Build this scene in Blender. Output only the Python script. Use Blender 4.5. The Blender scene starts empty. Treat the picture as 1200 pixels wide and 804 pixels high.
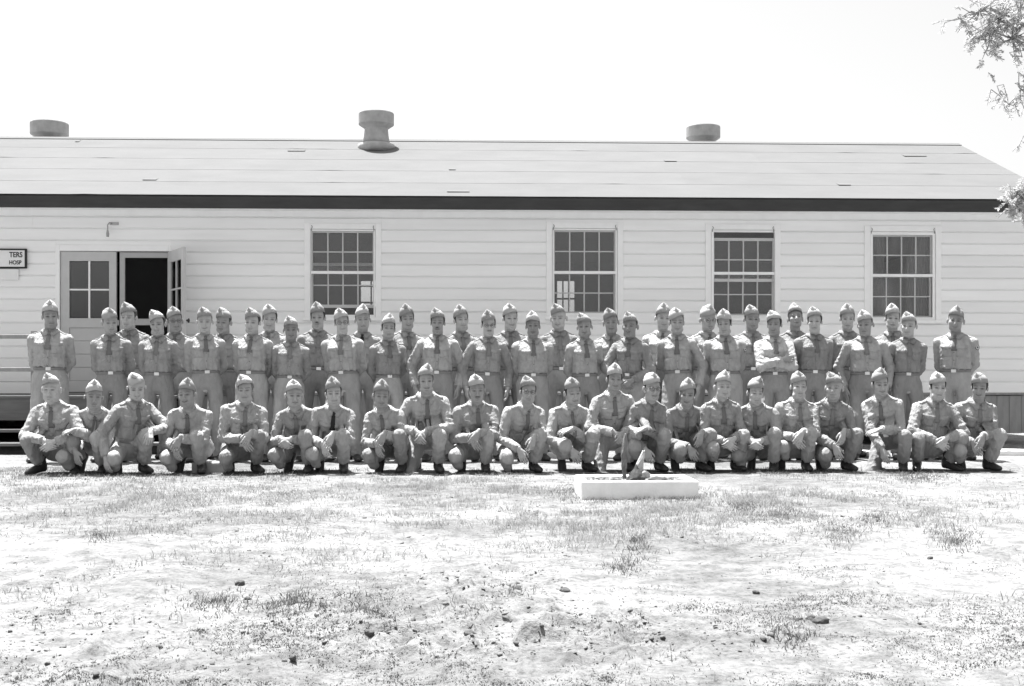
import bpy, math, random
import numpy as np
from mathutils import Matrix, Vector

random.seed(7)
rng = np.random.default_rng(7)
sc = bpy.context.scene
COL = sc.collection

# ------------------------------------------------------------------ camera
CAM_H, YAW, FPX, HORIZON = 1.02, math.radians(2.0), 1350.0, 440.0
cam_data = bpy.data.cameras.new("camera")
cam_data.sensor_width = 36.0
cam_data.lens = 36.0 * FPX / 1200.0
cam_data.shift_y = (HORIZON - 402.0) / 1200.0
cam_data.clip_start, cam_data.clip_end = 0.1, 5000.0
cam = bpy.data.objects.new("camera", cam_data)
COL.objects.link(cam)
cam.location = (0, 0, CAM_H)
cam.rotation_euler = (math.radians(90), 0, -YAW)
sc.camera = cam

# ------------------------------------------------------------------ sky, sun, exposure
SUN_DIR = Vector((-0.15, 0.25, 0.957)).normalized()          # towards the sun: high, a little behind the building
world = bpy.data.worlds.new("World")
sc.world = world
world.use_nodes = True
wn, wl = world.node_tree.nodes, world.node_tree.links
wn.clear()
sky = wn.new("ShaderNodeTexSky")
sky.sky_type = 'NISHITA'
sky.sun_disc = False
sky.sun_elevation = math.asin(SUN_DIR.z)
sky.sun_rotation = math.atan2(SUN_DIR.x, SUN_DIR.y)
sky.dust_density = 4.0
bw = wn.new("ShaderNodeRGBToBW")                              # the photograph is black and white
bg = wn.new("ShaderNodeBackground")
bg.inputs["Strength"].default_value = 0.088
wo = wn.new("ShaderNodeOutputWorld")
wl.new(sky.outputs[0], bw.inputs[0]); wl.new(bw.outputs[0], bg.inputs[0]); wl.new(bg.outputs[0], wo.inputs[0])

sun_data = bpy.data.lights.new("sun", 'SUN')
sun_data.energy = 5.0
sun_data.angle = math.radians(0.53)
sun_data.color = (1, 1, 1)
sun = bpy.data.objects.new("sun", sun_data)
COL.objects.link(sun)
sun.rotation_euler = (-SUN_DIR).to_track_quat('-Z', 'Y').to_euler()
sun.location = (0, 8, 30)

sc.view_settings.view_transform = 'Standard'
sc.view_settings.look = 'None'
sc.view_settings.exposure = 1.72
sc.view_settings.gamma = 1.0
sc.view_settings.use_curve_mapping = False

# ------------------------------------------------------------------ helpers
CY, SY = math.cos(YAW), math.sin(YAW)

def at_depth(px, py, d):
    u = (px - 600.0) / FPX
    return (u * d * CY + d * SY, d * CY - u * d * SY, CAM_H + (HORIZON - py) / FPX * d)

def at_plane(px, py, Y):
    u = (px - 600.0) / FPX
    return at_depth(px, py, Y / (CY - u * SY))

def at_ground(px, py, z=0.0):
    return at_depth(px, py, FPX * (CAM_H - z) / (py - HORIZON))

def mat(name, base, rough=0.8, var=0.0, vscale=3.0, bump=0.0, bscale=40.0, attr=None, spec=0.3, detail=4.0, metal=0.0,
        wave=0.0, stretch=None, bdist=0.01, ridged=False):
    m = bpy.data.materials.new(name)
    m.use_nodes = True
    n, l = m.node_tree.nodes, m.node_tree.links
    b = n["Principled BSDF"]
    b.inputs["Roughness"].default_value = rough
    b.inputs["Specular IOR Level"].default_value = spec
    b.inputs["Metallic"].default_value = metal
    b.inputs["Base Color"].default_value = (base, base, base, 1)
    tc = n.new("ShaderNodeTexCoord")
    vec = tc.outputs["Object"]
    if stretch:
        mp = n.new("ShaderNodeMapping")
        mp.inputs["Scale"].default_value = stretch
        l.new(vec, mp.inputs[0]); vec = mp.outputs[0]
    col = None
    if var > 0:
        t = n.new("ShaderNodeTexNoise")
        t.inputs["Scale"].default_value = vscale
        t.inputs["Detail"].default_value = detail
        t.inputs["Roughness"].default_value = 0.6
        l.new(vec, t.inputs["Vector"])
        r = n.new("ShaderNodeMapRange")
        r.inputs["From Min"].default_value, r.inputs["From Max"].default_value = 0.3, 0.7
        r.inputs["To Min"].default_value, r.inputs["To Max"].default_value = base * (1 - var), base * (1 + var)
        l.new(t.outputs[0], r.inputs["Value"])
        col = r.outputs[0]
    if attr:
        a = n.new("ShaderNodeAttribute")
        a.attribute_name = attr
        mu = n.new("ShaderNodeMath"); mu.operation = 'MULTIPLY'
        l.new(a.outputs["Fac"], mu.inputs[0])
        if col is not None: l.new(col, mu.inputs[1])
        else: mu.inputs[1].default_value = base
        col = mu.outputs[0]
    if col is not None:
        l.new(col, b.inputs["Base Color"])
    if bump > 0:
        t2 = n.new("ShaderNodeTexNoise")
        t2.inputs["Scale"].default_value = bscale
        t2.inputs["Detail"].default_value = 5.0
        if ridged: t2.noise_type = 'RIDGED_MULTIFRACTAL'; t2.inputs["Detail"].default_value = 2.5
        t2.inputs["Distortion"].default_value = wave
        l.new(vec, t2.inputs["Vector"])
        bp = n.new("ShaderNodeBump")
        bp.inputs["Strength"].default_value = bump
        bp.inputs["Distance"].default_value = bdist
        l.new(t2.outputs[0], bp.inputs["Height"])
        l.new(bp.outputs[0], b.inputs["Normal"])
    return m

def mk_mesh(name, v, f, m=None, smooth=False):
    """v: (N,3) array, f: (M,k) int array or list of tuples"""
    me = bpy.data.meshes.new(name)
    v = np.asarray(v, dtype=np.float32)
    if isinstance(f, np.ndarray):
        k = f.shape[1]
        me.vertices.add(len(v)); me.vertices.foreach_set("co", v.ravel())
        me.loops.add(f.size); me.loops.foreach_set("vertex_index", f.astype(np.int32).ravel())
        me.polygons.add(len(f))
        me.polygons.foreach_set("loop_start", np.arange(0, f.size, k, dtype=np.int32))
        me.polygons.foreach_set("loop_total", np.full(len(f), k, dtype=np.int32))
        me.update(calc_edges=True)
        me.validate()
    else:
        me.from_pydata([tuple(map(float, p)) for p in v], [], f)
        me.update()
    if smooth:
        me.polygons.foreach_set("use_smooth", np.ones(len(me.polygons), dtype=bool))
    if m: me.materials.append(m)
    return me

def link(name, data, parent=None, loc=None):
    o = bpy.data.objects.new(name, data)
    COL.objects.link(o)
    if parent is not None: o.parent = parent
    if loc is not None: o.location = loc
    return o

def tag(o, label, cat, group=None):
    o["label"] = label; o["category"] = cat
    if group: o["group"] = group
    return o

BOXF = [(0, 1, 3, 2), (4, 6, 7, 5), (0, 4, 5, 1), (2, 3, 7, 6), (0, 2, 6, 4), (1, 5, 7, 3)]
def box_vf(lo, hi):
    v = [(x, y, z) for x in (lo[0], hi[0]) for y in (lo[1], hi[1]) for z in (lo[2], hi[2])]
    return v, BOXF

class MB:
    """collects shapes into one mesh"""
    def __init__(self): self.v, self.f = [], []
    def add(self, v, f):
        n = len(self.v); self.v += [tuple(p) for p in v]; self.f += [tuple(i + n for i in q) for q in f]; return self
    def box(self, lo, hi): return self.add(*box_vf(lo, hi))
    def obox(self, o, ax, ay, az):
        """box from corner o spanned by three vectors"""
        o, ax, ay, az = map(Vector, (o, ax, ay, az))
        v = [o + ax * i + ay * j + az * k for i in (0, 1) for j in (0, 1) for k in (0, 1)]
        return self.add(v, BOXF)
    def lathe(self, prof, seg=28, c=(0, 0, 0)):
        v = []
        for r, z in prof:
            for i in range(seg):
                a = 2 * math.pi * i / seg
                v.append((c[0] + r * math.cos(a), c[1] + r * math.sin(a), c[2] + z))
        f = [(j * seg + i, j * seg + (i + 1) % seg, (j + 1) * seg + (i + 1) % seg, (j + 1) * seg + i)
             for j in range(len(prof) - 1) for i in range(seg)]
        f.append(tuple(range(seg - 1, -1, -1))); f.append(tuple((len(prof) - 1) * seg + i for i in range(seg)))
        return self.add(v, f)
    def tube(self, pts, r, seg=8):
        pts = [Vector(p) for p in pts]
        rs = r if isinstance(r, (list, tuple)) else [r] * len(pts)
        v, f = [], []
        for i, p in enumerate(pts):
            t = (pts[min(i + 1, len(pts) - 1)] - pts[max(i - 1, 0)]).normalized()
            a = t.orthogonal().normalized() if i == 0 else (a - t * a.dot(t)).normalized()
            b = t.cross(a)
            for k in range(seg):
                w = 2 * math.pi * k / seg
                v.append(p + a * math.cos(w) * rs[i] + b * math.sin(w) * rs[i])
        for i in range(len(pts) - 1):
            for k in range(seg):
                f.append((i * seg + k, i * seg + (k + 1) % seg, (i + 1) * seg + (k + 1) % seg, (i + 1) * seg + k))
        f.append(tuple(range(seg - 1, -1, -1))); f.append(tuple((len(pts) - 1) * seg + k for k in range(seg)))
        return self.add(v, f)
    def mesh(self, name, m, smooth=False): return mk_mesh(name, self.v, self.f, m, smooth)
    def build(self, name, m, parent=None, smooth=False): return link(name, self.mesh(name, m, smooth), parent)

def box(name, lo, hi, m, parent=None):
    return MB().box(lo, hi).build(name, m, parent)

def bevel(o, w=0.006, seg=1):
    b = o.modifiers.new("bevel", 'BEVEL'); b.width = w; b.segments = seg; b.limit_method = 'ANGLE'
    return o

def vnoise(x, y, seed=0):
    """smooth value noise on arrays"""
    xi, yi = np.floor(x).astype(np.int64), np.floor(y).astype(np.int64)
    xf, yf = x - xi, y - yi
    u, w = xf * xf * (3 - 2 * xf), yf * yf * (3 - 2 * yf)
    def h(a, b):
        n = (a * 374761393 + b * 668265263 + seed * 974711) & 0x7fffffff
        n = ((n ^ (n >> 13)) * 1274126177) & 0x7fffffff
        return ((n ^ (n >> 16)) & 0xffff) / 65535.0
    return (h(xi, yi) * (1 - u) + h(xi + 1, yi) * u) * (1 - w) + (h(xi, yi + 1) * (1 - u) + h(xi + 1, yi + 1) * u) * w

def fbm(x, y, seed=0, oct=4):
    s, a, t = 0, 1.0, 0
    for i in range(oct):
        s = s + a * vnoise(x * 2 ** i, y * 2 ** i, seed + i * 17); t += a; a *= 0.5
    return s / t
# ------------------------------------------------------------------ building
M_WHITE = mat("white_clapboard_paint", 0.87, 0.6, 0.03, 2.2, 0.12, 30, spec=0.3, stretch=(0.35, 1, 3))
M_WHITES = [M_WHITE, mat("white_clapboard_faded", 0.845, 0.65, 0.045, 1.6, 0.15, 30, stretch=(0.3, 1, 3)), mat("white_clapboard_fresh", 0.89, 0.55, 0.04, 2.6, 0.1, 30, stretch=(0.35, 1, 3))]
M_TRIM = mat("white_trim_paint", 0.88, 0.5, 0.03, 6, 0.08, 40, spec=0.35)
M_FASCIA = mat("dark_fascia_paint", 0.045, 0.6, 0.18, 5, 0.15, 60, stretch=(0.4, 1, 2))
M_ROOF = [mat("roll_roofing_%d" % i, b, 0.9, 0.06, 2.5, 0.35, 90, spec=0.15, stretch=(0.5, 1, 1)) for i, b in enumerate((0.114, 0.116, 0.118))]
M_VENT = mat("galvanised_sheet", 0.40, 0.55, 0.18, 6, 0.08, 30, metal=0.25)
M_SKIRT = mat("skirting_board_grey", 0.30, 0.8, 0.15, 5, 0.25, 40, stretch=(3, 1, 0.5))
M_DOOR = mat("door_paint", 0.52, 0.55, 0.05, 5, 0.1, 40)
M_DOORFR = mat("screen_door_paint", 0.42, 0.55, 0.06, 5, 0.1, 40)
M_WOOD = mat("weathered_plank", 0.13, 0.85, 0.2, 5, 0.4, 30, stretch=(0.5, 4, 4))
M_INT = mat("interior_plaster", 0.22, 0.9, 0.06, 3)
M_DARK = mat("crawl_space_earth", 0.08, 0.95, 0.2, 4)
M_BLIND = mat("window_blind_cloth", 0.32, 0.9, 0.1, 6)
M_IRON = mat("dark_iron", 0.06, 0.5, 0.2, 20)

def glassy(name, alpha, tint):
    m = bpy.data.materials.new(name); m.use_nodes = True
    n, l = m.node_tree.nodes, m.node_tree.links
    n.clear()
    tr, gl, mx, out = n.new("ShaderNodeBsdfTransparent"), n.new("ShaderNodeBsdfGlossy"), n.new("ShaderNodeMixShader"), n.new("ShaderNodeOutputMaterial")
    tr.inputs[0].default_value = (alpha, alpha, alpha, 1)
    gl.inputs["Roughness"].default_value = 0.06
    tc, nt, bp = n.new("ShaderNodeTexCoord"), n.new("ShaderNodeTexNoise"), n.new("ShaderNodeBump")
    nt.inputs["Scale"].default_value = 2.5; bp.inputs["Strength"].default_value = 0.05
    l.new(tc.outputs["Object"], nt.inputs["Vector"]); l.new(nt.outputs[0], bp.inputs["Height"]); l.new(bp.outputs[0], gl.inputs["Normal"])
    fr = n.new("ShaderNodeFresnel"); fr.inputs[0].default_value = 1.52
    mu = n.new("ShaderNodeMath"); mu.operation = 'ADD'; mu.inputs[1].default_value = tint
    l.new(fr.outputs[0], mu.inputs[0]); l.new(mu.outputs[0], mx.inputs[0]); l.new(tr.outputs[0], mx.inputs[1]); l.new(gl.outputs[0], mx.inputs[2]); l.new(mx.outputs[0], out.inputs[0])
    return m
M_GLASS = glassy("window_glass", 0.9, 0.03)
def screeny(name, cover, base):
    m = bpy.data.materials.new(name); m.use_nodes = True
    n, l = m.node_tree.nodes, m.node_tree.links
    n.clear()
    tr, df, mx, out = n.new("ShaderNodeBsdfTransparent"), n.new("ShaderNodeBsdfDiffuse"), n.new("ShaderNodeMixShader"), n.new("ShaderNodeOutputMaterial")
    df.inputs[0].default_value = (base, base, base, 1)
    tc, nt, mr = n.new("ShaderNodeTexCoord"), n.new("ShaderNodeTexNoise"), n.new("ShaderNodeMapRange")
    nt.inputs["Scale"].default_value = 4.0
    mr.inputs["To Min"].default_value = cover * 0.8; mr.inputs["To Max"].default_value = cover * 1.2
    l.new(tc.outputs["Object"], nt.inputs["Vector"]); l.new(nt.outputs[0], mr.inputs["Value"]); l.new(mr.outputs[0], mx.inputs[0])
    l.new(tr.outputs[0], mx.inputs[1]); l.new(df.outputs[0], mx.inputs[2]); l.new(mx.outputs[0], out.inputs[0])
    return m
M_SCREEN = screeny("insect_screen_wire", 0.30, 0.30)
M_SCREEND = screeny("door_screen_wire", 0.35, 0.035)

YW = 16.8
bld = link("barracks", None, None, (0, YW, 0)); bld.empty_display_size = 0.5
tag(bld, "long white clapboard barracks with dark eave and low pitched pale roof", "building")
def wx(px): return at_plane(px, 440, YW)[0]
def wz(px, py): return at_plane(px, py, YW)[2]
XL, XR = wx(-300), 8.42
Z0, ZT, NB = wz(600, 460.5), wz(600, 255.5), 15
EXP = (ZT - Z0) / NB
wall = link("wall", None, bld); wall.empty_display_size = 0.3
wins = [(357, 447, 262, 375, 365, 438, 271, 369), (640, 730, 261, 374, 649, 721, 270, 367), (826, 914, 263, 375, 836, 907, 272.5, 369.5), (1012, 1102, 265, 378, 1022, 1092, 275.5, 372)]
holes = []
for w in wins:
    c = (w[0] + w[1]) / 2
    holes.append((wx(w[0]), wx(w[1]), wz(c, w[3]), wz(c, w[2])))
dx0, dx1 = wx(66), wx(201)
dz1 = wz(130, 287.5)
holes.append((dx0, dx1, Z0 - 0.02, dz1))
# inner wall sheathing, pierced at the openings
def pierced(x0, x1, z0, z1, y0, y1, hs):
    xs = sorted(set([x0, x1] + [h[0] for h in hs] + [h[1] for h in hs])); zs = sorted(set([z0, z1] + [h[2] for h in hs] + [h[3] for h in hs]))
    xs = [x for x in xs if x0 <= x <= x1]; zs = [z for z in zs if z0 <= z <= z1]
    b = MB()
    for i in range(len(xs) - 1):
        for j in range(len(zs) - 1):
            cx, cz = (xs[i] + xs[i + 1]) / 2, (zs[j] + zs[j + 1]) / 2
            if any(h[0] < cx < h[1] and h[2] < cz < h[3] for h in hs): continue
            b.box((xs[i], y0, zs[j]), (xs[i + 1], y1, zs[j + 1]))
    return b
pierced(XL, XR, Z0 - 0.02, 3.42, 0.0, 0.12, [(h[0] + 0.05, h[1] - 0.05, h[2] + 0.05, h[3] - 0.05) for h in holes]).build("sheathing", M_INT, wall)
# drop siding, one object per board; every board has a flat face and a recessed cove along its upper edge
GRV = 0.023
for row in range(NB):
    za, zb = Z0 + row * EXP, Z0 + (row + 1) * EXP
    pieces, x = [], XL
    for h in sorted(h for h in holes if h[2] < zb - 0.002 and h[3] > za + 0.002):
        pieces.append((x, h[0], za, zb)); x = h[1]
        if h[3] < zb - 0.008: pieces.append((h[0], h[1], h[3] + 0.001, zb))
        if h[2] > za + 0.008 and h[2] > Z0 + 0.1: pieces.append((h[0], h[1], za, h[2] - 0.016))
    pieces.append((x, XR, za, zb))
    for a, b, z0, z1 in pieces:
        xs = [a]
        rr = random.Random(row * 31 + int(a * 10))
        while b - xs[-1] > 4.6:
            xs.append(xs[-1] + rr.uniform(2.4, 4.4))
        if b - xs[-1] < 0.4 and len(xs) > 1: xs.pop()
        xs.append(b)
        for i in range(len(xs) - 1):
            p, q = xs[i] + (0.001 if i else 0), xs[i + 1] - 0.001
            yf_ = -0.029 + rr.uniform(-0.0018, 0.0018)
            full = z1 > zb - 1e-6
            prof = [(-0.001, z0), (yf_ + 0.003, z0), (yf_, z0 + 0.004)]
            prof += [(yf_, z1 - GRV - 0.004), (yf_ + 0.012, z1 - GRV), (-0.004, z1 - 0.004), (-0.004, z1), (-0.001, z1)] if full else [(yf_, z1 - 0.001), (-0.001, z1 - 0.001)]
            if full and z1 - z0 < 0.05: prof = [(-0.001, z0), (-0.008, z0), (-0.008, z1), (-0.001, z1)]
            n = len(prof)
            v = [(xx, yy, zz) for xx in (p, q) for yy, zz in prof]
            f = [tuple(range(n)), tuple(range(2 * n - 1, n - 1, -1))] + [(k, n + k, n + (k + 1) % n, (k + 1) % n) for k in range(n)]
            link("clapboard", mk_mesh("clapboard", v, f, M_WHITES[rr.choice((0, 0, 1, 2))]), wall)
bevel(box("frieze_board", (XL, -0.036, ZT), (XR, -0.001, ZT + 0.14), M_TRIM, bld), 0.003)
box("soffit", (XL, -0.33, 3.400), (XR + 0.1, -0.037, 3.418), M_TRIM, bld)

def frame(b, x0, x1, z0, z1, y0, y1, wl, wr_, wb, wt):
    b.box((x0, y0, z0), (x0 + wl, y1, z1)); b.box((x1 - wr_, y0, z0), (x1, y1, z1))
    b.box((x0 + wl, y0 + 0.001, z0), (x1 - wr_, y1 - 0.001, z0 + wb)); b.box((x0 + wl, y0 + 0.001, z1 - wt), (x1 - wr_, y1 - 0.001, z1))
for i, w in enumerate(wins):
    c = (w[0] + w[1]) / 2
    ox0, ox1, oz0, oz1 = holes[i]
    gx0, gx1, gz0, gz1 = wx(w[4]), wx(w[5]), wz(c, w[7]), wz(c, w[6])
    win = link("window", None, bld); win.empty_display_size = 0.2
    cw = 0.085
    for lo, hi in (((ox0, -0.042, oz0), (ox0 + cw, 0.05, oz1)), ((ox1 - cw, -0.042, oz0), (ox1, 0.05, oz1)), ((ox0 + cw, -0.040, oz1 - cw), (ox1 - cw, 0.05, oz1))):
        bevel(box("casing", lo, hi, M_TRIM, win), 0.004)
    bevel(box("sill", (ox0 - 0.02, -0.075, oz0 - 0.015), (ox1 + 0.02, 0.05, oz0 + 0.035), M_TRIM, win), 0.006)
    # outer screen with its middle rail
    sb = MB(); frame(sb, ox0 + cw + 0.006, ox1 - cw - 0.006, oz0 + 0.038, oz1 - cw - 0.006, -0.030, -0.008, gx0 - ox0 - cw - 0.006, ox1 - cw - 0.006 - gx1, gz0 - oz0 - 0.038, oz1 - cw - 0.006 - gz1)
    zm = wz(c, 319.5 if i < 2 else (320.5 if i == 2 else 323))
    sb.box((gx0 - 0.002, -0.027, zm - 0.020), (gx1 + 0.002, -0.011, zm + 0.020))
    so = sb.build("screen_frame", M_TRIM, win)
    for s_ in (0, 1):      # corner hooks of the screen
        hx = (ox0 + cw + 0.02) if s_ == 0 else (ox1 - cw - 0.02)
        MB().tube([(hx, -0.034, oz1 - cw - 0.03), (hx, -0.044, oz1 - cw + 0.0), (hx + (0.012 if s_ == 0 else -0.012), -0.046, oz1 - cw + 0.03), (hx, -0.046, oz1 - cw + 0.05)], 0.004, 6).build("hook", M_IRON, win)
    # raised and lowered sashes, as in the photograph
    up = {2: -0.10}.get(i, 0.0); dn = {0: 0.125}.get(i, 0.0)
    sx0, sx1 = gx0 - 0.012, gx1 + 0.012
    mid = zm
    for name, z0, z1, yy in (("upper_sash", mid - 0.02 + up, gz1 + 0.02 + up, 0.012), ("lower_sash", gz0 - 0.02 + dn, mid + 0.02 + dn, 0.048)):
        b = MB(); frame(b, sx0, sx1, z0, z1, yy, yy + 0.032, 0.030, 0.030, 0.045, 0.042)
        ix0, ix1, iz0, iz1 = sx0 + 0.030, sx1 - 0.030, z0 + 0.045, z1 - 0.042
        sash = b.build(name, M_TRIM, win)
        pw, ph = (ix1 - ix0) / 4, (iz1 - iz0) / 2
        for k in range(1, 4):
            box("muntin", (ix0 + pw * k - 0.009, yy + 0.003, iz0), (ix0 + pw * k + 0.009, yy + 0.029, iz1), M_TRIM, win)
        box("muntin", (ix0, yy + 0.005, iz0 + ph - 0.008), (ix1, yy + 0.027, iz0 + ph + 0.008), M_TRIM, win)
        for k in range(4):
            for q in range(2):
                p = box("pane", (ix0 + pw * k + 0.009, yy + 0.014, iz0 + ph * q + 0.009), (ix0 + pw * (k + 1) - 0.009, yy + 0.017, iz0 + ph * (q + 1) - 0.009), M_GLASS, win)
    sx = mk_mesh("insect_screen", [(gx0 - 0.004, -0.019, gz0 - 0.004), (gx1 + 0.004, -0.019, gz0 - 0.004), (gx1 + 0.004, -0.019, gz1 + 0.004), (gx0 - 0.004, -0.019, gz1 + 0.004)], [(0, 1, 2, 3)], M_SCREEN)
    link("insect_screen", sx, win)
    if i == 3:             # curtains drawn to the sides and a shade behind the upper panes
        for x0, x1, z0 in ((gx0, gx0 + 0.26, gz0), (gx1 - 0.30, gx1, gz0)):
            n = 18; v = []
            for k in range(n + 1):
                tt = k / n
                for zz, sq in ((z0, 0.8), (gz1, 1.0)):
                    xx = x0 + (x1 - x0) * tt if x0 == gx0 else x1 - (x1 - x0) * tt
                    v.append((xx, 0.20 + 0.018 * math.sin(tt * 34), zz))
            link("curtain", mk_mesh("curtain", v, [(2 * k, 2 * k + 2, 2 * k + 3, 2 * k + 1) for k in range(n)], M_BLIND, True), win)
        box("shade", (gx0 + 0.26, 0.22, gz1 - 0.30), (gx1 - 0.30, 0.225, gz1 + 0.02), M_BLIND, win)

# ---- doorway
door = link("doorway", None, bld); door.empty_display_size = 0.2
zf = Z0 + 0.02
X = lambda px: wx(px)
bevel(box("casing", (dx0, -0.042, Z0 - 0.02), (X(71), 0.10, dz1), M_TRIM, door), 0.004)
bevel(box("casing", (X(198.5), -0.042, Z0 - 0.02), (dx1, 0.10, dz1), M_TRIM, door), 0.004)
ztop = wz(130, 294.5)
bevel(box("casing", (X(71), -0.040, ztop), (X(198.5), 0.10, dz1), M_TRIM, door), 0.004)
# closed left leaf: four panes above, boarded panel below
lx0, lx1 = X(71.6), X(136.5)
gz0, gz1 = wz(105, 373), wz(105, 306)
gx0, gx1 = X(81.5), X(128)
b = MB(); frame(b, lx0, lx1, zf, ztop - 0.006, -0.012, 0.03, gx0 - lx0, lx1 - gx1, 0.16, ztop - 0.006 - gz1)
zl = wz(105, 384)
b.box((gx0, -0.011, zl), (gx1, 0.029, gz0))
leaf = b.build("door_leaf", M_DOOR, door)
px_, pz_ = (gx1 - gx0) / 2, (gz1 - gz0) / 2
box("muntin", (gx0 + px_ - 0.012, -0.008, gz0), (gx0 + px_ + 0.012, 0.026, gz1), M_TRIM, door)
box("muntin", (gx0, -0.006, gz0 + pz_ - 0.011), (gx1, 0.024, gz0 + pz_ + 0.011), M_TRIM, door)
for a in range(2):
    for c in range(2):
        box("pane", (gx0 + px_ * a + 0.012, 0.006, gz0 + pz_ * c + 0.011), (gx0 + px_ * (a + 1) - 0.012, 0.010, gz0 + pz_ * (c + 1) - 0.011), M_GLASS, door)
link("insect_screen", mk_mesh("insect_screen", [(gx0, 0.028, gz0), (gx1, 0.028, gz0), (gx1, 0.028, gz1), (gx0, 0.028, gz1)], [(0, 1, 2, 3)], M_SCREEN), door)
nb_ = 4
for k in range(nb_):
    za, zb = zf + 0.16 + (zl - zf - 0.16) * k / nb_, zf + 0.16 + (zl - zf - 0.16) * (k + 1) / nb_
    bevel(box("panel_board", (gx0 + 0.001, 0.000, za + 0.002), (gx1 - 0.001, 0.022, zb - 0.002), M_DOOR, door), 0.004)
# screen door in the right half
sx0, sx1 = X(140), X(198)
b = MB(); frame(b, sx0, sx1, zf, ztop - 0.012, 0.010, 0.045, X(146) - sx0, sx1 - X(196), 0.2, ztop - 0.012 - wz(170, 302))
b.box((X(146), 0.011, wz(170, 381)), (X(196), 0.044, wz(170, 373.5)))
b.build("screen_door", M_DOORFR, door)
link("screen_wire", mk_mesh("screen_wire", [(X(145), 0.03, zf + 0.1), (X(197), 0.03, zf + 0.1), (X(197), 0.03, wz(170, 301)), (X(145), 0.03, wz(170, 301))], [(0, 1, 2, 3)], M_SCREEND), door)
# opened right leaf, swung out past square
ol = link("opened_leaf", None, door, (X(199.5), -0.045, 0)); ol.rotation_euler = (0, 0, math.radians(-60))
lw = 0.76
b = MB(); frame(b, 0, lw, zf, ztop - 0.01, -0.02, 0.02, 0.11, 0.11, 0.16, 0.16); b.box((0.11, -0.019, zl), (lw - 0.11, 0.019, gz0 + 0.0))
b.box((0.11, -0.010, zf + 0.16), (lw - 0.11, 0.010, zl)); b.box((lw / 2 - 0.012, -0.016, gz0), (lw / 2 + 0.012, 0.016, ztop - 0.17)); b.box((0.11, -0.014, (gz0 + ztop - 0.17) / 2 - 0.011), (lw - 0.11, 0.014, (gz0 + ztop - 0.17) / 2 + 0.011))
me = b.mesh("opened_leaf", M_DOOR)
bpy.data.objects.remove(ol)
ol = link("opened_leaf", me, door, (X(199.5), -0.045, 0)); ol.rotation_euler = (0, 0, math.radians(-60))
gp = MB().box((0.11, -0.003, gz0), (lw - 0.11, 0.003, ztop - 0.17)).mesh("pane", M_GLASS)
# glass of the opened leaf, placed in the leaf's own frame
og = link("pane", gp, door, (X(199.5), -0.045, 0)); og.rotation_euler = (0, 0, math.radians(-60))
kn = MB().lathe([(0.0, 0), (0.012, 0), (0.012, 0.03), (0.03, 0.045), (0.03, 0.06), (0.0, 0.07)], 14).mesh("knob", M_IRON, True)
ko = link("knob", kn, door, (X(199.5) + (lw - 0.06) * 0.5 + 0.02, -0.045 - (lw - 0.06) * 0.866, wz(200, 378))); ko.rotation_euler = (0, math.radians(90), math.radians(30))
# ---- lamp bracket over the door
lb = link("lamp_bracket", None, bld); lb.empty_display_size = 0.1
px0, pz0 = wx(134), wz(134, 262.5)
MB().box((px0 - 0.05, -0.05, pz0 - 0.02), (px0 + 0.07, -0.028, pz0 + 0.02)).build("plate", M_VENT, lb)
MB().tube([(px0 - 0.02, -0.05, pz0), (px0 - 0.04, -0.10, pz0 + 0.005), (px0 - 0.055, -0.13, pz0 - 0.03), (px0 - 0.055, -0.13, pz0 - 0.10)], 0.009).build("arm", M_VENT, lb, True)
MB().lathe([(0.0, 0), (0.018, 0.0), (0.022, 0.04), (0.014, 0.09), (0.0, 0.10)], 14, (px0 - 0.055, -0.13, pz0 - 0.20)).build("socket", M_VENT, lb, True)

# ---- roof
YE, YR, ZE, ZR = -0.36, 3.30, 3.575, 5.11
XG = 8.59
roof = link("roof", None, bld); roof.empty_display_size = 0.3
sl = Vector((0, YR - YE, ZR - ZE)); SLEN = sl.length; sl.normalize()
nrm = Vector((0, -sl.z, sl.y))
dk = MB(); dk.obox((XL, YE + 0.03, ZE - 0.035), (XG - XL, 0, 0), sl * (SLEN - 0.02), nrm * 0.03)
dk.obox((XL, YR, ZR - 0.035), (XG - XL, 0, 0), Vector((0, sl.y, -sl.z)) * SLEN, Vector((0, sl.z, sl.y)) * 0.03)
dk.build("roof_deck", M_WOOD, roof)
nst = 5
rr = random.Random(5)
for side in (0, 1):
    sd = sl if side == 0 else Vector((0, -sl.y, sl.z))
    nn = nrm if side == 0 else Vector((0, sl.z, sl.y))
    base = Vector((0, YE - 0.02, ZE - 0.004)) if side == 0 else Vector((0, YR + (YR - YE) + 0.02, ZE - 0.004))
    for k in range(nst):
        w0, w1 = SLEN * k / nst, SLEN * (k + 1) / nst + (0.07 if k < nst - 1 else 0.0)
        xs = [XL]
        while XG - xs[-1] > 7: xs.append(xs[-1] + rr.uniform(3.5, 6.5))
        xs.append(XG + 0.02)
        for i in range(len(xs) - 1):
            n = max(2, int((xs[i + 1] - xs[i]) / 0.22)); v = []
            for j in range(n + 1):
                xx = xs[i] + (xs[i + 1] - xs[i]) * j / n
                lift = 0.0015 * rr.random() + (0.005 if rr.random() < 0.03 else 0)
                for ww, off in ((w0, 0.0025 + lift), (w0 + 0.12, 0.0025), (w1, 0.001), (w1, -0.002), (w0, 0.0005)):
                    p = base + sd * ww + nn * off
                    v.append((xx, p.y, p.z))
            f = [(j * 5 + a, j * 5 + 5 + a, j * 5 + 5 + (a + 1) % 5, j * 5 + (a + 1) % 5) for j in range(n) for a in range(5)]
            f += [(4, 3, 2, 1, 0), tuple(n * 5 + a for a in range(5))]
            link("roofing_strip", mk_mesh("roofing_strip", v, f, M_ROOF[rr.randrange(3)]), roof)
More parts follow.
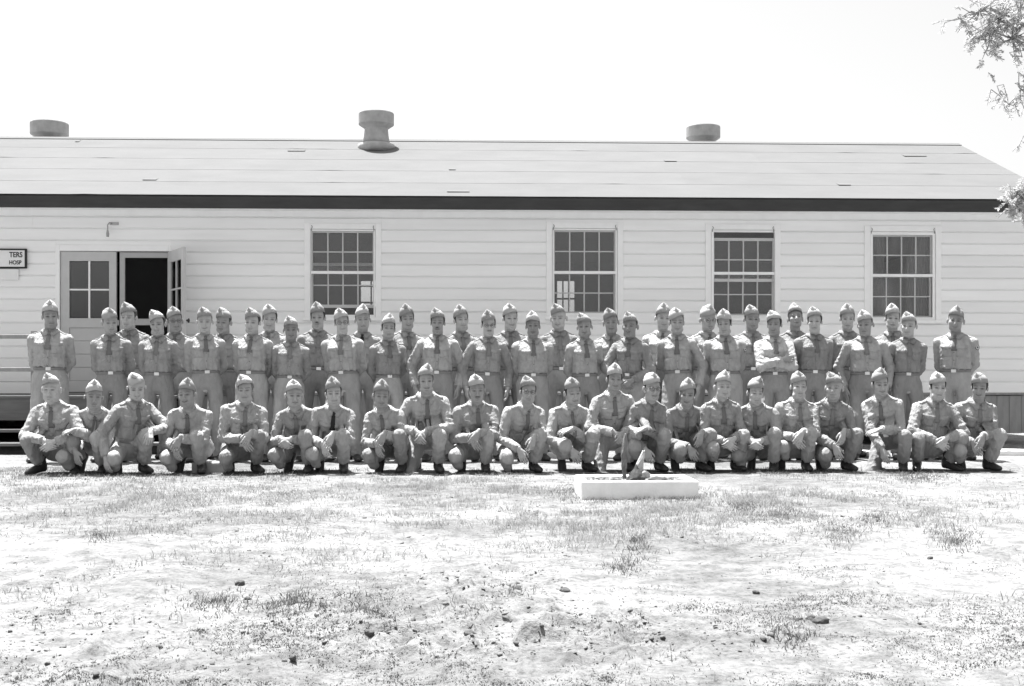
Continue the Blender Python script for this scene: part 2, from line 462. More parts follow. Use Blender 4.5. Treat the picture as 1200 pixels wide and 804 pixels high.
MB().obox((XL, YR - 0.13, ZR - 0.048), (XG - XL + 0.02, 0, 0), (0, 0.13, 0.058), (0, -0.004, 0.010)).obox((XL, YR, ZR + 0.010), (XG - XL + 0.02, 0, 0), (0, 0.13, -0.058), (0, 0.004, 0.010)).build("ridge_strip", M_ROOF[1], roof)
# loose laps that stand up a little
def on_roof(px, py):
    lo, hi = 0.0, SLEN
    for _ in range(30):
        m_ = (lo + hi) / 2; p = Vector((0, YE, ZE)) + sl * m_
        if at_plane(px, py, YW + p.y)[2] > p.z: lo = m_
        else: hi = m_
    p = Vector((0, YE, ZE)) + sl * lo
    return Vector((at_plane(px, 440, YW + p.y)[0], p.y, p.z))
for px, py, wpx in ((175, 212, 16), (90, 167, 4), (347, 178, 20), (530, 200, 8), (537, 226, 26), (786, 190, 14), (990, 218, 14), (1073, 184, 26)):
    a, c = on_roof(px - wpx / 2, py), on_roof(px + wpx / 2, py)
    e = (c - a)
    v = [a + nrm * 0.006, c + nrm * 0.006, c + sl * 0.16 + nrm * 0.004, a + sl * 0.16 + nrm * 0.004, a + nrm * 0.020, c + nrm * 0.018, c + sl * 0.16 + nrm * 0.007, a + sl * 0.16 + nrm * 0.007]
    v[0], v[1] = a + nrm * 0.014, c + nrm * 0.013
    link("loose_lap", mk_mesh("loose_lap", v, [(0, 1, 2, 3), (7, 6, 5, 4), (0, 4, 5, 1), (1, 5, 6, 2), (2, 6, 7, 3), (3, 7, 4, 0)], M_ROOF[1]), roof)
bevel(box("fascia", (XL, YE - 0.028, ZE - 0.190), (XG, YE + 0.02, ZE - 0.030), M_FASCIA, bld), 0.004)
# gable end, back wall, floor, ceiling
g = MB(); g.add([(XR, 0, Z0), (XR, 2 * YR - 0.0, Z0), (XR, 2 * YR, 3.42), (XR, YR, 4.98), (XR, 0, 3.42), (XR - 0.1, 0, Z0), (XR - 0.1, 2 * YR, Z0), (XR - 0.1, 2 * YR, 3.42), (XR - 0.1, YR, 4.98), (XR - 0.1, 0, 3.42)],
                [(0, 1, 2, 3, 4), (9, 8, 7, 6, 5), (0, 5, 6, 1), (1, 6, 7, 2), (2, 7, 8, 3), (3, 8, 9, 4), (4, 9, 5, 0)])
g.build("gable_wall", M_WHITE, bld)
YB = 2 * YR - 0.14
bh = []
for (pa, pb, ya, yb) in ((422.5, 441, 329, 359), (653, 673.5, 329, 371)):
    bh.append((at_plane(pa, 440, YW + YB)[0], at_plane(pb, 440, YW + YB)[0], at_plane(pa, yb, YW + YB)[2], at_plane(pa, ya, YW + YB)[2]))
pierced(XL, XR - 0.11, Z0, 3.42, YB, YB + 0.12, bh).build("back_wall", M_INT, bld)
for q, h in enumerate(bh):
    bwn = link("back_window", None, bld); bwn.empty_display_size = 0.1
    for k in range(1, 3):
        xx = h[0] + (h[1] - h[0]) * k / 3
        if q == 0 and k == 1: continue
        box("muntin", (xx - 0.014, YB + 0.03, h[2]), (xx + 0.014, YB + 0.06, h[3]), M_INT, bwn)
    for fz in ((0.5, 0.12) if q else (0.80, 0.15)):
        zz = h[2] + (h[3] - h[2]) * fz
        box("muntin", (h[0], YB + 0.032, zz - 0.018), (h[1], YB + 0.058, zz + 0.018), M_INT, bwn)
box("floor", (XL, 0.12, Z0 - 0.12), (XR - 0.11, YB, Z0), M_WOOD, bld)
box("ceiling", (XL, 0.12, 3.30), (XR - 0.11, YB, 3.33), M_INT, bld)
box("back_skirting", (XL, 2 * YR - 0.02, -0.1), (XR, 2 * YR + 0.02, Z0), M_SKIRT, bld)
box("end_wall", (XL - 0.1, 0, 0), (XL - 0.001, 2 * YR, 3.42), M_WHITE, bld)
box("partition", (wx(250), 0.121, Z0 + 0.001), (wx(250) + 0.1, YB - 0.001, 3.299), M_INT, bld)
# skirting boards below the siding and the piers behind them
zs0, zs1 = wz(600, 508), Z0 - 0.03
bevel(box("water_table", (XL, -0.05, Z0 - 0.032), (XR, -0.001, Z0 - 0.002), M_SKIRT, bld), 0.004)
skm = MB().box((0.002, 0.0, 0), (0.182, 0.02, zs1 - zs0 - 0.004)).mesh("skirting_board", M_SKIRT)
x = wx(222)
sk = link("skirting", None, bld); sk.empty_display_size = 0.2
while x < XR - 0.15:
    o = link("skirting_board", skm, sk, (x, -0.022 + random.uniform(-0.003, 0.003), zs0 + random.uniform(-0.012, 0.006))); x += 0.185
x = XL + 0.3
while x < XR:
    box("pier", (x, 0.10, -0.1), (x + 0.3, 0.4, Z0 - 0.13), M_SKIRT, bld); x += 1.85
box("sill_beam", (XL, 0.03, Z0 - 0.35), (XR - 0.01, 0.095, Z0 - 0.125), M_WOOD, bld)

# ventilators on the ridge
def vent(px, base, hgt, rad):
    v = link("roof_vent", None, bld, base); v.empty_display_size = 0.2
    MB().lathe([(rad * 0.98, -0.10), (rad * 1.05, -0.02), (rad * 1.03, 0.035), (rad * 0.80, 0.06), (rad * 0.72, 0.07)], 32).build("flange", M_VENT, v, True)
    MB().lathe([(rad * 0.78, 0.03), (rad * 0.70, 0.18), (rad * 0.66, hgt * 0.50), (rad * 0.70, hgt * 0.60)], 32).build("stack", M_VENT, v, True)
    MB().lathe([(rad * 0.62, hgt * 0.50), (rad * 0.98, hgt * 0.62), (rad, hgt * 0.64), (rad, hgt * 0.93), (rad * 0.985, hgt * 0.95), (rad * 0.5, hgt * 0.99), (0.02, hgt)], 32).build("cap", M_VENT, v, False)
    return v
def vent_base(px, yy):
    z = ZR - abs(yy - YR) * (ZR - ZE) / (YR - YE)
    return (at_plane(px, 440, YW + yy)[0], yy, z)
vent(441, vent_base(441, 2.75), 0.60, 0.300)
vent(58, vent_base(58, 3.86), 0.64, 0.325)
vent(824, vent_base(824, 3.80), 0.62, 0.305)

# ---- landing and steps at the door
st = link("porch_steps", None, None, (0, YW, 0)); st.empty_display_size = 0.3
tag(st, "weathered plank landing with open steps and rail below the double door", "steps")
lx0, lx1 = wx(-60), wx(232)
for k in range(9):
    y0 = -0.06 - 0.14 * (k + 1)
    bevel(box("plank", (lx0, y0 + 0.003, Z0 - 0.055), (lx1, y0 + 0.137, Z0 - 0.015 + random.uniform(-0.003, 0.003)), M_WOOD, st), 0.004)
yf = -0.06 - 0.14 * 9
box("landing_fascia", (lx0, yf + 0.02, Z0 - 0.34), (lx1, yf + 0.06, Z0 - 0.057), M_WOOD, st)
for k, z in enumerate((0.315, 0.15)):
    bevel(box("tread", (lx0, yf - 0.26 * (k + 1) + 0.05, z - 0.04), (lx1, yf - 0.26 * k + 0.03, z), M_WOOD, st), 0.004)
for xx in (lx0 + 0.05, (lx0 + lx1) / 2, lx1 - 0.1):
    b = MB(); b.add([(xx + e, yy, zz) for e in (0, 0.05) for yy, zz in ((yf + 0.018, 0.4), (yf + 0.018, 0.0), (yf - 0.48, 0.0), (yf - 0.48, 0.108))],
                    [(0, 1, 2, 3), (7, 6, 5, 4), (0, 4, 5, 1), (1, 5, 6, 2), (2, 6, 7, 3), (3, 7, 4, 0)])
    b.v = [(p[0], p[1], min(p[2], 0.275 if p[1] > yf else 0.108)) for p in b.v]
    b.build("stringer", M_WOOD, st)
    box("post", (xx, yf + 0.07, 0), (xx + 0.09, yf + 0.16, Z0 - 0.057), M_WOOD, st)
ry = yf + 0.075
rp0, rp1 = wx(-50), at_plane(36, 440, YW + ry)[0]
for xx in (rp0, rp1): box("rail_post", (xx, ry, Z0 - 0.014), (xx + 0.08, ry + 0.08, at_plane(30, 388, YW + ry)[2]), M_SKIRT, st)
for py in (394, 432.5):
    zz = at_plane(20, py, YW + ry)[2]
    bevel(box("rail", (rp0 - 0.02, ry - 0.042, zz - 0.035), (rp1 + 0.10, ry - 0.002, zz + 0.02), M_SKIRT, st), 0.004)

# ---- sign by the door
M_SIGN = mat("sign_white_enamel", 0.78, 0.4, 0.03, 8)
M_INK = mat("sign_black_paint", 0.02, 0.5, 0.1, 30)
sg = link("sign", None, None, (wx(-20), YW, 0)); sg.empty_display_size = 0.1
tag(sg, "white sign with black border and lettering on the wall left of the door", "sign")
cx = wx(-20)
sx0, sx1, sz0, sz1 = wx(-46) - cx, wx(32) - cx, wz(20, 314), wz(20, 293)
box("panel", (sx0, -0.060, sz0), (sx1, -0.032, sz1), M_SIGN, sg)
b = MB(); frame(b, sx0 - 0.012, sx1 + 0.012, sz0 - 0.012, sz1 + 0.012, -0.068, -0.034, 0.024, 0.024, 0.022, 0.022); b.build("border", M_INK, sg)
def text(body, x_right, zc, size, parent, name="lettering", y=-0.063, m=None, sx=1.0):
    cu = bpy.data.curves.new(name, 'FONT'); cu.body = body; cu.size = size; cu.align_x = 'RIGHT'; cu.align_y = 'CENTER'; cu.extrude = 0.0015; cu.offset = size * 0.018
    cu.materials.append(m or M_INK)
    tmp = bpy.data.objects.new("lettering", cu); COL.objects.link(tmp)
    bpy.context.view_layer.update()
    me = bpy.data.meshes.new_from_object(tmp.evaluated_get(bpy.context.evaluated_depsgraph_get()))
    bpy.data.objects.remove(tmp)
    o = link(name, me, parent, (x_right, y, zc)); o.rotation_euler = (math.radians(90), 0, 0); o.scale = (sx, 1, 1)
    return o
text("TERS", sx1 - 0.045, sz0 + (sz1 - sz0) * 0.70, 0.105, sg, sx=0.82)
text("HOSP", sx1 - 0.06, sz0 + (sz1 - sz0) * 0.27, 0.082, sg, sx=0.85)
ng = link("notice", None, None, (wx(10), YW, 0)); ng.empty_display_size = 0.1
tag(ng, "small white notice board hanging under the black bordered sign", "sign")
cx = wx(10)
bevel(box("board", (wx(-8) - cx, -0.058, wz(20, 328.5)), (wx(23.5) - cx, -0.032, wz(20, 315.5)), M_SIGN, ng), 0.004)
# ------------------------------------------------------------------ ground
def ground_mat():
    m = bpy.data.materials.new("dry_pale_earth"); m.use_nodes = True
    n, l = m.node_tree.nodes, m.node_tree.links
    b = n["Principled BSDF"]; b.inputs["Roughness"].default_value = 0.95; b.inputs["Specular IOR Level"].default_value = 0.1
    tc = n.new("ShaderNodeTexCoord")
    def noise(scale, detail, lo, hi, a, c, vec=None):
        t = n.new("ShaderNodeTexNoise"); t.inputs["Scale"].default_value = scale; t.inputs["Detail"].default_value = detail; t.inputs["Roughness"].default_value = 0.65
        l.new(vec or tc.outputs["Object"], t.inputs["Vector"])
        r = n.new("ShaderNodeMapRange"); r.inputs["From Min"].default_value = lo; r.inputs["From Max"].default_value = hi; r.inputs["To Min"].default_value = a; r.inputs["To Max"].default_value = c
        l.new(t.outputs[0], r.inputs["Value"]); return r.outputs[0], t.outputs[0]
    c1, _ = noise(0.55, 7, 0.36, 0.58, 0.125, 0.215)
    c2, h2 = noise(7, 9, 0.34, 0.56, 0.62, 1.06)
    c3, h3 = noise(36, 7, 0.32, 0.52, 0.55, 1.06)
    m1 = n.new("ShaderNodeMath"); m1.operation = 'MULTIPLY'; l.new(c1, m1.inputs[0]); l.new(c2, m1.inputs[1])
    m2 = n.new("ShaderNodeMath"); m2.operation = 'MULTIPLY'; l.new(m1.outputs[0], m2.inputs[0]); l.new(c3, m2.inputs[1])
    l.new(m2.outputs[0], b.inputs["Base Color"])
    ad = n.new("ShaderNodeMath"); ad.operation = 'ADD'; l.new(h2, ad.inputs[0]); l.new(h3, ad.inputs[1])
    bp = n.new("ShaderNodeBump"); bp.inputs["Strength"].default_value = 0.7; bp.inputs["Distance"].default_value = 0.03
    l.new(ad.outputs[0], bp.inputs["Height"]); l.new(bp.outputs[0], b.inputs["Normal"])
    return m
M_EARTH = ground_mat()
def ground_h(x, y):
    near = np.clip((10.6 - y) / 2.5, 0, 1)
    rough = np.clip((7.2 - y) / 2.2, 0, 1)
    h = (fbm(x * 0.45, y * 0.45, 3, 3) - 0.5) * 0.10 * near + (fbm(x * 2.6, y * 2.6, 9, 4) - 0.5) * (0.012 + 0.045 * rough + 0.016 * near)
    cl = np.clip(fbm(x * 9, y * 9, 21, 3) - 0.50, 0, 1) * 0.20 * np.clip((7.5 - y) / 2.0, 0.10, 1) * (y < 11) * 1.4 * np.clip(fbm(x * 0.9, y * 0.9, 33, 2) * 2.2 - 0.7, 0, 1)
    return h + cl
# one sheet: fine in view, then out to the horizon
ys = np.concatenate([[-60, -10, 0], np.linspace(2.2, 4, 20)[:-1], np.geomspace(4.0, 11.0, 300), np.linspace(11.1, 17.0, 60), [19, 24, 40, 120, 600, 3000]])
t_ = np.linspace(-1, 1, 341)
xs = np.concatenate([[-3000, -600, -100, -30, -12], t_ * 8.6, [12, 30, 100, 600, 3000]])
GX, GY = np.meshgrid(xs, ys)
inner = (np.abs(GX) < 9) & (GY > 2) & (GY < 17.5)
GZ = np.where(inner, ground_h(GX, GY), 0.0)
V = np.stack([GX, GY, GZ], -1).reshape(-1, 3)
nx, ny = len(xs), len(ys)
I = np.arange(nx * ny).reshape(ny, nx)
F = np.stack([I[:-1, :-1], I[:-1, 1:], I[1:, 1:], I[1:, :-1]], -1).reshape(-1, 4)
gr = link("ground", mk_mesh("ground", V, F, M_EARTH, True)); gr["kind"] = "structure"

# grass: dry thin blades in patches, one object
def in_px(x, y, z=0.0):
    d = y * CY + x * SY; u = (x * CY - y * SY) / d
    return 600 + FPX * u, HORIZON + FPX * (CAM_H - z) / d
def grass(n, seed, dens, hmin, hmax, name, label, m):
    r = np.random.default_rng(seed)
    py = HORIZON + 1 / r.uniform(1 / 375, 1 / 108, n * 1)           # even over the ground in depth
    d = FPX * CAM_H / (py - HORIZON)
    px = r.uniform(-30, 1230, n)
    u = (px - 600) / FPX
    x, y = u * d * CY + d * SY, d * CY - u * d * SY
    keep = r.random(n) < dens(x, y, px, py)
    x, y = x[keep], y[keep]; k = len(x)
    # clumps: every seed point grows a few blades
    rep = r.integers(2, 6, k); x, y = np.repeat(x, rep), np.repeat(y, rep); k = len(x)
    x = x + r.normal(0, 0.022, k); y = y + r.normal(0, 0.022, k)
    z = ground_h(x, y) - 0.004
    h = r.uniform(hmin, hmax, k) * (0.6 + 0.8 * fbm(x * 1.3, y * 1.3, 5, 2))
    a = r.uniform(0, 2 * np.pi, k); b = r.uniform(0, 2 * np.pi, k); bend = h * r.uniform(0.3, 1.5, k); w = r.uniform(0.0012, 0.0028, k)
    wxv, wyv = np.cos(a) * w, np.sin(a) * w
    dx, dy = np.cos(b) * bend, np.sin(b) * bend
    P = np.zeros((k, 5, 3))
    P[:, 0] = np.stack([x - wxv, y - wyv, z], 1); P[:, 1] = np.stack([x + wxv, y + wyv, z], 1)
    P[:, 2] = np.stack([x + wxv * 0.8 + dx * 0.35, y + wyv * 0.8 + dy * 0.35, z + h * 0.62], 1); P[:, 3] = np.stack([x - wxv * 0.8 + dx * 0.35, y - wyv * 0.8 + dy * 0.35, z + h * 0.62], 1)
    P[:, 4] = np.stack([x + dx, y + dy, z + h], 1)
    base = np.arange(k)[:, None] * 5
    T = np.concatenate([base + [0, 1, 2], base + [0, 2, 3], base + [3, 2, 4]])
    o = link(name, mk_mesh(name, P.reshape(-1, 3), T, m)); o["kind"] = "stuff"; tag(o, label, "grass")
    print(name, k)
    return o
def leafy(name, base, var, scale, trans):
    m = mat(name, base, 0.8, var, scale, spec=0.1)
    n, l = m.node_tree.nodes, m.node_tree.links
    b = n["Principled BSDF"]; src = b.inputs["Base Color"].links[0].from_socket
    t, mx = n.new("ShaderNodeBsdfTranslucent"), n.new("ShaderNodeMixShader")
    mx.inputs[0].default_value = trans
    l.new(src, t.inputs[0]); l.new(b.outputs[0], mx.inputs[1]); l.new(t.outputs[0], mx.inputs[2]); l.new(mx.outputs[0], n["Material Output"].inputs[0])
    return m
M_GRASS = leafy("dry_grass", 0.26, 0.35, 3.0, 0.45)
M_WEED = leafy("green_weed", 0.11, 0.35, 4.0, 0.4)
def blob(px, py, cx, cy, rx, ry, s=1.0): return s * np.exp(-(((px - cx) / rx) ** 2 + ((py - cy) / ry) ** 2))
def dens1(x, y, px, py):
    d = 0.7 * np.clip(fbm(x * 0.9, y * 0.9, 41, 4) * 4.2 - 2.0, 0, 1) * np.clip((632 - py) / 34, 0, 1)
    for a in ((150, 595, 170, 18), (60, 575, 120, 20), (330, 580, 150, 22), (560, 590, 120, 26), (240, 625, 90, 12), (90, 700, 100, 28), (150, 680, 70, 20), (480, 570, 120, 16), (1080, 600, 130, 16), (900, 600, 90, 18), (1000, 620, 60, 12), (350, 650, 60, 14), (700, 620, 120, 20), (560, 650, 80, 14)):
        d = d + blob(px, py, *a, 0.55)
    d = d + 0.5 * np.clip(fbm(x * 1.4, y * 1.4, 77, 3) * 4 - 2.45, 0, 1)
    d = d * np.where(py > 640, 0.45, 1.0)
    return np.clip(d, 0, 1) * np.clip(fbm(x * 2.6, y * 2.6, 91, 3) * 4.2 - 1.65, 0.06, 1)
grass(90000, 11, dens1, 0.012, 0.048, "dry_grass", "sparse dry grass in pale patches across the bare earth", M_GRASS)
def dens2(x, y, px, py):
    d = np.zeros_like(px)
    for a in ((345, 712, 26, 8), (255, 708, 40, 9), (345, 715, 12, 8), (733, 665, 14, 8), (920, 607, 22, 8), (985, 622, 22, 8), (1122, 635, 16, 10), (115, 635, 12, 6), (600, 695, 18, 6), (430, 720, 22, 10), (1080, 560, 30, 6), (30, 555, 24, 8), (70, 553, 24, 6), (120, 556, 30, 6), (180, 556, 30, 6), (270, 556, 20, 6), (330, 556, 24, 6), (700, 586, 22, 3), (760, 586, 30, 3), (805, 585, 18, 4), (665, 575, 12, 6), (870, 600, 16, 8), (1025, 610, 16, 8), (925, 745, 20, 14), (745, 640, 12, 10)):
        d = d + blob(px, py, *a, 0.9)
    return np.clip(d, 0, 1)
grass(90000, 12, dens2, 0.008, 0.034, "weeds", "low green weeds in small tufts around the feet and on the dirt", M_WEED)

def dens3(x, y, px, py):
    return 1.0 * np.clip(fbm(x * 2.4, y * 2.4, 55, 4) * 6 - 2.85, 0, 1) * np.clip((py - 685) / 35, 0, 1) + 0.25 * np.clip(fbm(x * 2.2, y * 2.2, 66, 4) * 4 - 2.3, 0, 1)
grass(120000, 13, dens3, 0.003, 0.013, "litter", "short dead stubble and litter on the rough foreground dirt", M_WEED)

# clods and crumbs of earth
def ico():
    t = (1 + 5 ** 0.5) / 2
    v = np.array([(-1, t, 0), (1, t, 0), (-1, -t, 0), (1, -t, 0), (0, -1, t), (0, 1, t), (0, -1, -t), (0, 1, -t), (t, 0, -1), (t, 0, 1), (-t, 0, -1), (-t, 0, 1)]) / math.sqrt(1 + t * t)
    f = np.array([(0, 11, 5), (0, 5, 1), (0, 1, 7), (0, 7, 10), (0, 10, 11), (1, 5, 9), (5, 11, 4), (11, 10, 2), (10, 7, 6), (7, 1, 8), (3, 9, 4), (3, 4, 2), (3, 2, 6), (3, 6, 8), (3, 8, 9), (4, 9, 5), (2, 4, 11), (6, 2, 10), (8, 6, 7), (9, 8, 1)])
    return v, f
def ico2(n=1):
    v, f = ico(); v = [tuple(p) for p in v]; f = [tuple(q) for q in f]
    for _ in range(n):
        mid, nf = {}, []
        def m_(a, b):
            k = (min(a, b), max(a, b))
            if k not in mid:
                p = np.array(v[a]) + np.array(v[b]); v.append(tuple(p / np.linalg.norm(p))); mid[k] = len(v) - 1
            return mid[k]
        for a, b, c in f:
            ab, bc, ca = m_(a, b), m_(b, c), m_(c, a); nf += [(a, ab, ca), (ab, b, bc), (ca, bc, c), (ab, bc, ca)]
        f = nf
    return np.array(v), np.array(f)
IV, IF = ico(); JV, JF = ico2(2)
def rock(r, s, flat=0.7, jag=0.36, big=False):
    v, f = (JV, JF) if big else (IV, IF)
    n = v.copy()
    for _ in range(6):
        d = r.normal(size=3); d /= np.linalg.norm(d)
        n = n * (1 + jag * 0.5 * np.sin(v @ d * r.uniform(2, 6) + r.uniform(0, 6)))[:, None]
    n = n * (1 + r.normal(0, 0.14 if not big else 0.07, (len(v), 1)))
    return n * np.array(s) * np.array((1, 1, flat)), f
M_CLOD = mat("dark_clod", 0.08, 0.95, 0.3, 20, 0.6, 60)
M_CRUMB = mat("earth_crumb", 0.11, 0.95, 0.35, 9, 0.4, 60)
r = np.random.default_rng(4)
VV, FF, n0 = [], [], 0
cnt = 0
while cnt < 4500:
    py = 440 + 1 / r.uniform(1 / 372, 1 / 118); px = r.uniform(-20, 1220)
    x, y, _ = at_ground(px, py)
    dn = (0.25 + 0.75 * (y < 6.2)) * float(np.clip(fbm(np.array(x * 0.9), np.array(y * 0.9), 33, 2) * 2.4 - 0.75, 0.04, 1))
    if r.random() > dn: continue
    sz = r.lognormal(-5.65, 0.5)
    v, f = rock(r, (sz * r.uniform(0.8, 1.4), sz, sz))
    a = r.uniform(0, 6.28); ca, sa = math.cos(a), math.sin(a)
    v = v @ np.array(((ca, sa, 0), (-sa, ca, 0), (0, 0, 1)))
    v = v + np.array((x, y, float(ground_h(np.array(x), np.array(y))) + sz * 0.1))
    VV.append(v); FF.append(f + n0); n0 += len(v); cnt += 1
cr = link("earth_crumbs", mk_mesh("earth_crumbs", np.concatenate(VV), np.concatenate(FF), M_CRUMB)); cr["kind"] = "stuff"
tag(cr, "small crumbs and bits of earth strewn over the ground", "dirt")
for px, py, sz, lab in ((281, 687, 0.040, "dark round clod of earth right of the left hand weed patch"), (433, 741, 0.034, "small dark clod in the left foreground near the bottom edge"), (549, 743, 0.036, "grey clod at the bottom middle, beside low crumbs"),
                        (605, 695, 0.045, "lumpy dark clod in the bare ground at the picture's middle"), (662, 695, 0.040, "dark clod just right of the lumpy one in the middle foreground"), (952, 729, 0.042, "upper of two dark clods close together at right foreground"),
                        (962, 733, 0.052, "largest dark clod in the right foreground, touching a smaller one"), (886, 694, 0.030, "pale small clod at the edge of the bare strip, right of middle"), (1090, 655, 0.028, "small clod alone on the right hand bare ground"), (290, 700, 0.022, "tiny clod just below the round clod on the left")):
    x, y, _ = at_ground(px, py)
    v, f = rock(r, (sz * 0.6, sz * 0.5, sz * 0.55), 0.8, 0.12, True)
    zz = float(ground_h(np.array(x), np.array(y)))
    o = link("dirt_clod", mk_mesh("dirt_clod", v, f, M_CLOD, False), None, (x, y, zz + sz * 0.15)); tag(o, lab, "clod", "clods of earth on the ground")

# ------------------------------------------------------------------ whitewashed rock bed
M_WASH = mat("whitewash", 0.84, 0.85, 0.10, 5, 0.3, 50)
M_STONE = mat("grey_stone", 0.05, 0.9, 0.25, 12, 0.6, 40)
M_STONEG = mat("knobbly_stone", 0.16, 0.9, 0.35, 14, 0.8, 40)
M_STONEW = mat("pale_stone", 0.42, 0.9, 0.12, 12, 0.5, 40)
p0 = at_ground(681, 585); d_front = p0[1]
xb0, xb1 = p0[0], at_plane(819, 585, d_front)[0]
zt = at_plane(700, 564, d_front)[2]
yb = d_front + 0.62
bed = link("rock_bed", None, None, ((xb0 + xb1) / 2, d_front, 0)); bed.empty_display_size = 0.2
tag(bed, "low white painted concrete frame filled with pebbles in front of the kneeling men", "rock bed")
cx = (xb0 + xb1) / 2
for lo, hi in (((xb0 - cx, 0, -0.08), (xb1 - cx, 0.07, zt)), ((xb0 - cx, yb - d_front - 0.07, -0.08), (xb1 - cx, yb - d_front, zt)), ((xb0 - cx, 0.071, -0.08), (xb0 - cx + 0.07, yb - d_front - 0.071, zt - 0.001)), ((xb1 - cx - 0.07, 0.071, -0.08), (xb1 - cx, yb - d_front - 0.071, zt - 0.001))):
    bevel(box("curb", lo, hi, M_WASH, bed), 0.014, 3)
box("fill", (xb0 - cx + 0.071, 0.071, -0.05), (xb1 - cx - 0.071, yb - d_front - 0.071, zt - 0.04), M_EARTH, bed)
VV, FF, n0 = [], [], 0
for _ in range(420):
    sz = r.uniform(0.010, 0.028)
    v, f = rock(r, (sz * r.uniform(1, 1.5), sz, sz), 0.7)
    v = v + np.array((r.uniform(xb0 - cx + 0.09, xb1 - cx - 0.09), r.uniform(0.09, yb - d_front - 0.09), zt - 0.04 + sz * 0.4 + r.uniform(0, 0.012)))
    VV.append(v); FF.append(f + n0); n0 += len(v)
pb = link("pebbles", mk_mesh("pebbles", np.concatenate(VV), np.concatenate(FF), M_STONEG), bed); pb["kind"] = "stuff"
def stone(name, px0, px1, py0, py1, depth_off, m, label, prof, thick, seed):
    """upright rough stone: prof = list of (fraction of width left, right) from bottom to top"""
    Y = d_front + depth_off
    x0, x1 = at_plane(px0, 440, Y)[0], at_plane(px1, 440, Y)[0]
    z1 = at_plane(px0, py0, Y)[2]; z0 = zt - 0.05
    rr_ = np.random.default_rng(seed); n = len(prof); v, f = [], []
    seg = 12
    for j in range(n):
        l_, q_ = prof[j]; zz = z0 + (z1 - z0) * j / (n - 1)
        cxx, hw = x0 + (x1 - x0) * (l_ + q_) / 2, (x1 - x0) * (q_ - l_) / 2
        for i in range(seg):
            a = 2 * math.pi * i / seg
            k = 1 + rr_.normal(0, 0.09)
            v.append((cxx + hw * math.cos(a) * k, Y + min(thick, max(hw * 1.2, 0.012)) * math.sin(a) * k, zz + rr_.normal(0, 0.006) * (0 < j)))
    for j in range(n - 1):
        for i in range(seg):
            a, b_ = j * seg + i, j * seg + (i + 1) % seg
            f.append((a, b_, b_ + seg, a + seg))
    f.append(tuple(range(seg - 1, -1, -1))); f.append(tuple((n - 1) * seg + i for i in range(seg)))
    o = link(name, mk_mesh(name, v, f, m)); tag(o, label, "stone", "stones standing in the rock bed")
    return o
stone("standing_stone", 732, 758, 545, 563, 0.22, M_STONE, "dark grey pyramid shaped stone in the whitewashed rock bed", [(0, 1), (0.05, 0.97), (0.16, 0.9), (0.28, 0.78), (0.42, 0.66), (0.48, 0.56)], 0.08, 1)
stone("standing_stone", 741, 756, 528, 560, 0.40, M_STONEW, "thin pale slab leaning behind the pyramid stone", [(0, 0.9), (0.0, 0.85), (0.1, 0.85), (0.3, 0.9), (0.55, 0.98), (0.8, 1.0)], 0.025, 2)
stone("standing_stone", 726, 737, 508, 560, 0.44, M_STONEG, "tall thin knobbly stone left of the pyramid stone", [(0.35, 0.7), (0.3, 0.72), (0.26, 0.7), (0.2, 0.75), (0.22, 0.82), (0.15, 0.8), (0.2, 0.9), (0.3, 0.95), (0.38, 0.85), (0.5, 0.75)], 0.05, 3)
v, f = rock(r, (0.075, 0.045, 0.05), 0.6, 0.15, True)
o = link("flat_stone", mk_mesh("flat_stone", v, f, M_STONE), None, (at_plane(773, 440, d_front + 0.16)[0], d_front + 0.16, zt - 0.012)); tag(o, "low flat grey stone right of the pyramid stone", "stone", "stones standing in the rock bed")
v, f = rock(r, (0.035, 0.03, 0.035), 0.9, 0.15, True)
o = link("round_stone", mk_mesh("round_stone", v, f, M_STONEW), None, (at_plane(757, 440, d_front + 0.36)[0], d_front + 0.36, zt + 0.02)); tag(o, "small pale round stone propped beside the leaning slab", "stone", "stones standing in the rock bed")

# whitewashed edging behind the group, and one loose block
def edging(px0, px1, py, h, lab, seed):
    a, c = at_ground(px0, py), at_ground(px1, py)
    n = max(2, int((c[0] - a[0]) / 0.12)); rr_ = random.Random(seed)
    v, f = [], []
    for i in range(n + 1):
        t = i / n; xx, yy = a[0] + (c[0] - a[0]) * t, a[1] + (c[1] - a[1]) * t
        for dy, dz in ((0, -0.03), (-0.005, h * 0.8), (0.02, h), (0.10, h), (0.12, h * 0.8), (0.12, -0.03)):
            v.append((xx, yy + dy + rr_.uniform(-0.004, 0.004), dz + (rr_.uniform(-0.008, 0.008) if dz > 0 else 0)))
    for i in range(n):
        for k in range(6): f.append((i * 6 + k, i * 6 + 6 + k, i * 6 + 6 + (k + 1) % 6, i * 6 + (k + 1) % 6))
    f += [(5, 4, 3, 2, 1, 0), tuple(n * 6 + k for k in range(6))]
    o = link("edging_log", mk_mesh("edging_log", v, f, M_WASH, False)); tag(o, lab, "edging", "whitewashed edging behind the feet")
edging(1048, 1215, 534, 0.075, "whitewashed edging log behind the feet at the far right", 1)
edging(800, 1040, 535, 0.07, "whitewashed edging log seen between legs right of the rock bed", 2)
edging(420, 690, 537, 0.07, "whitewashed edging log behind the feet left of the rock bed", 3)
b_ = at_ground(224, 554); c_ = at_ground(266, 554)
o = bevel(box("whitewashed_block", (b_[0], b_[1], -0.03), (c_[0], b_[1] + 0.18, 0.11), M_STONEW), 0.02, 2); tag(o, "pale whitewashed block between the fourth and fifth crouching men", "block")
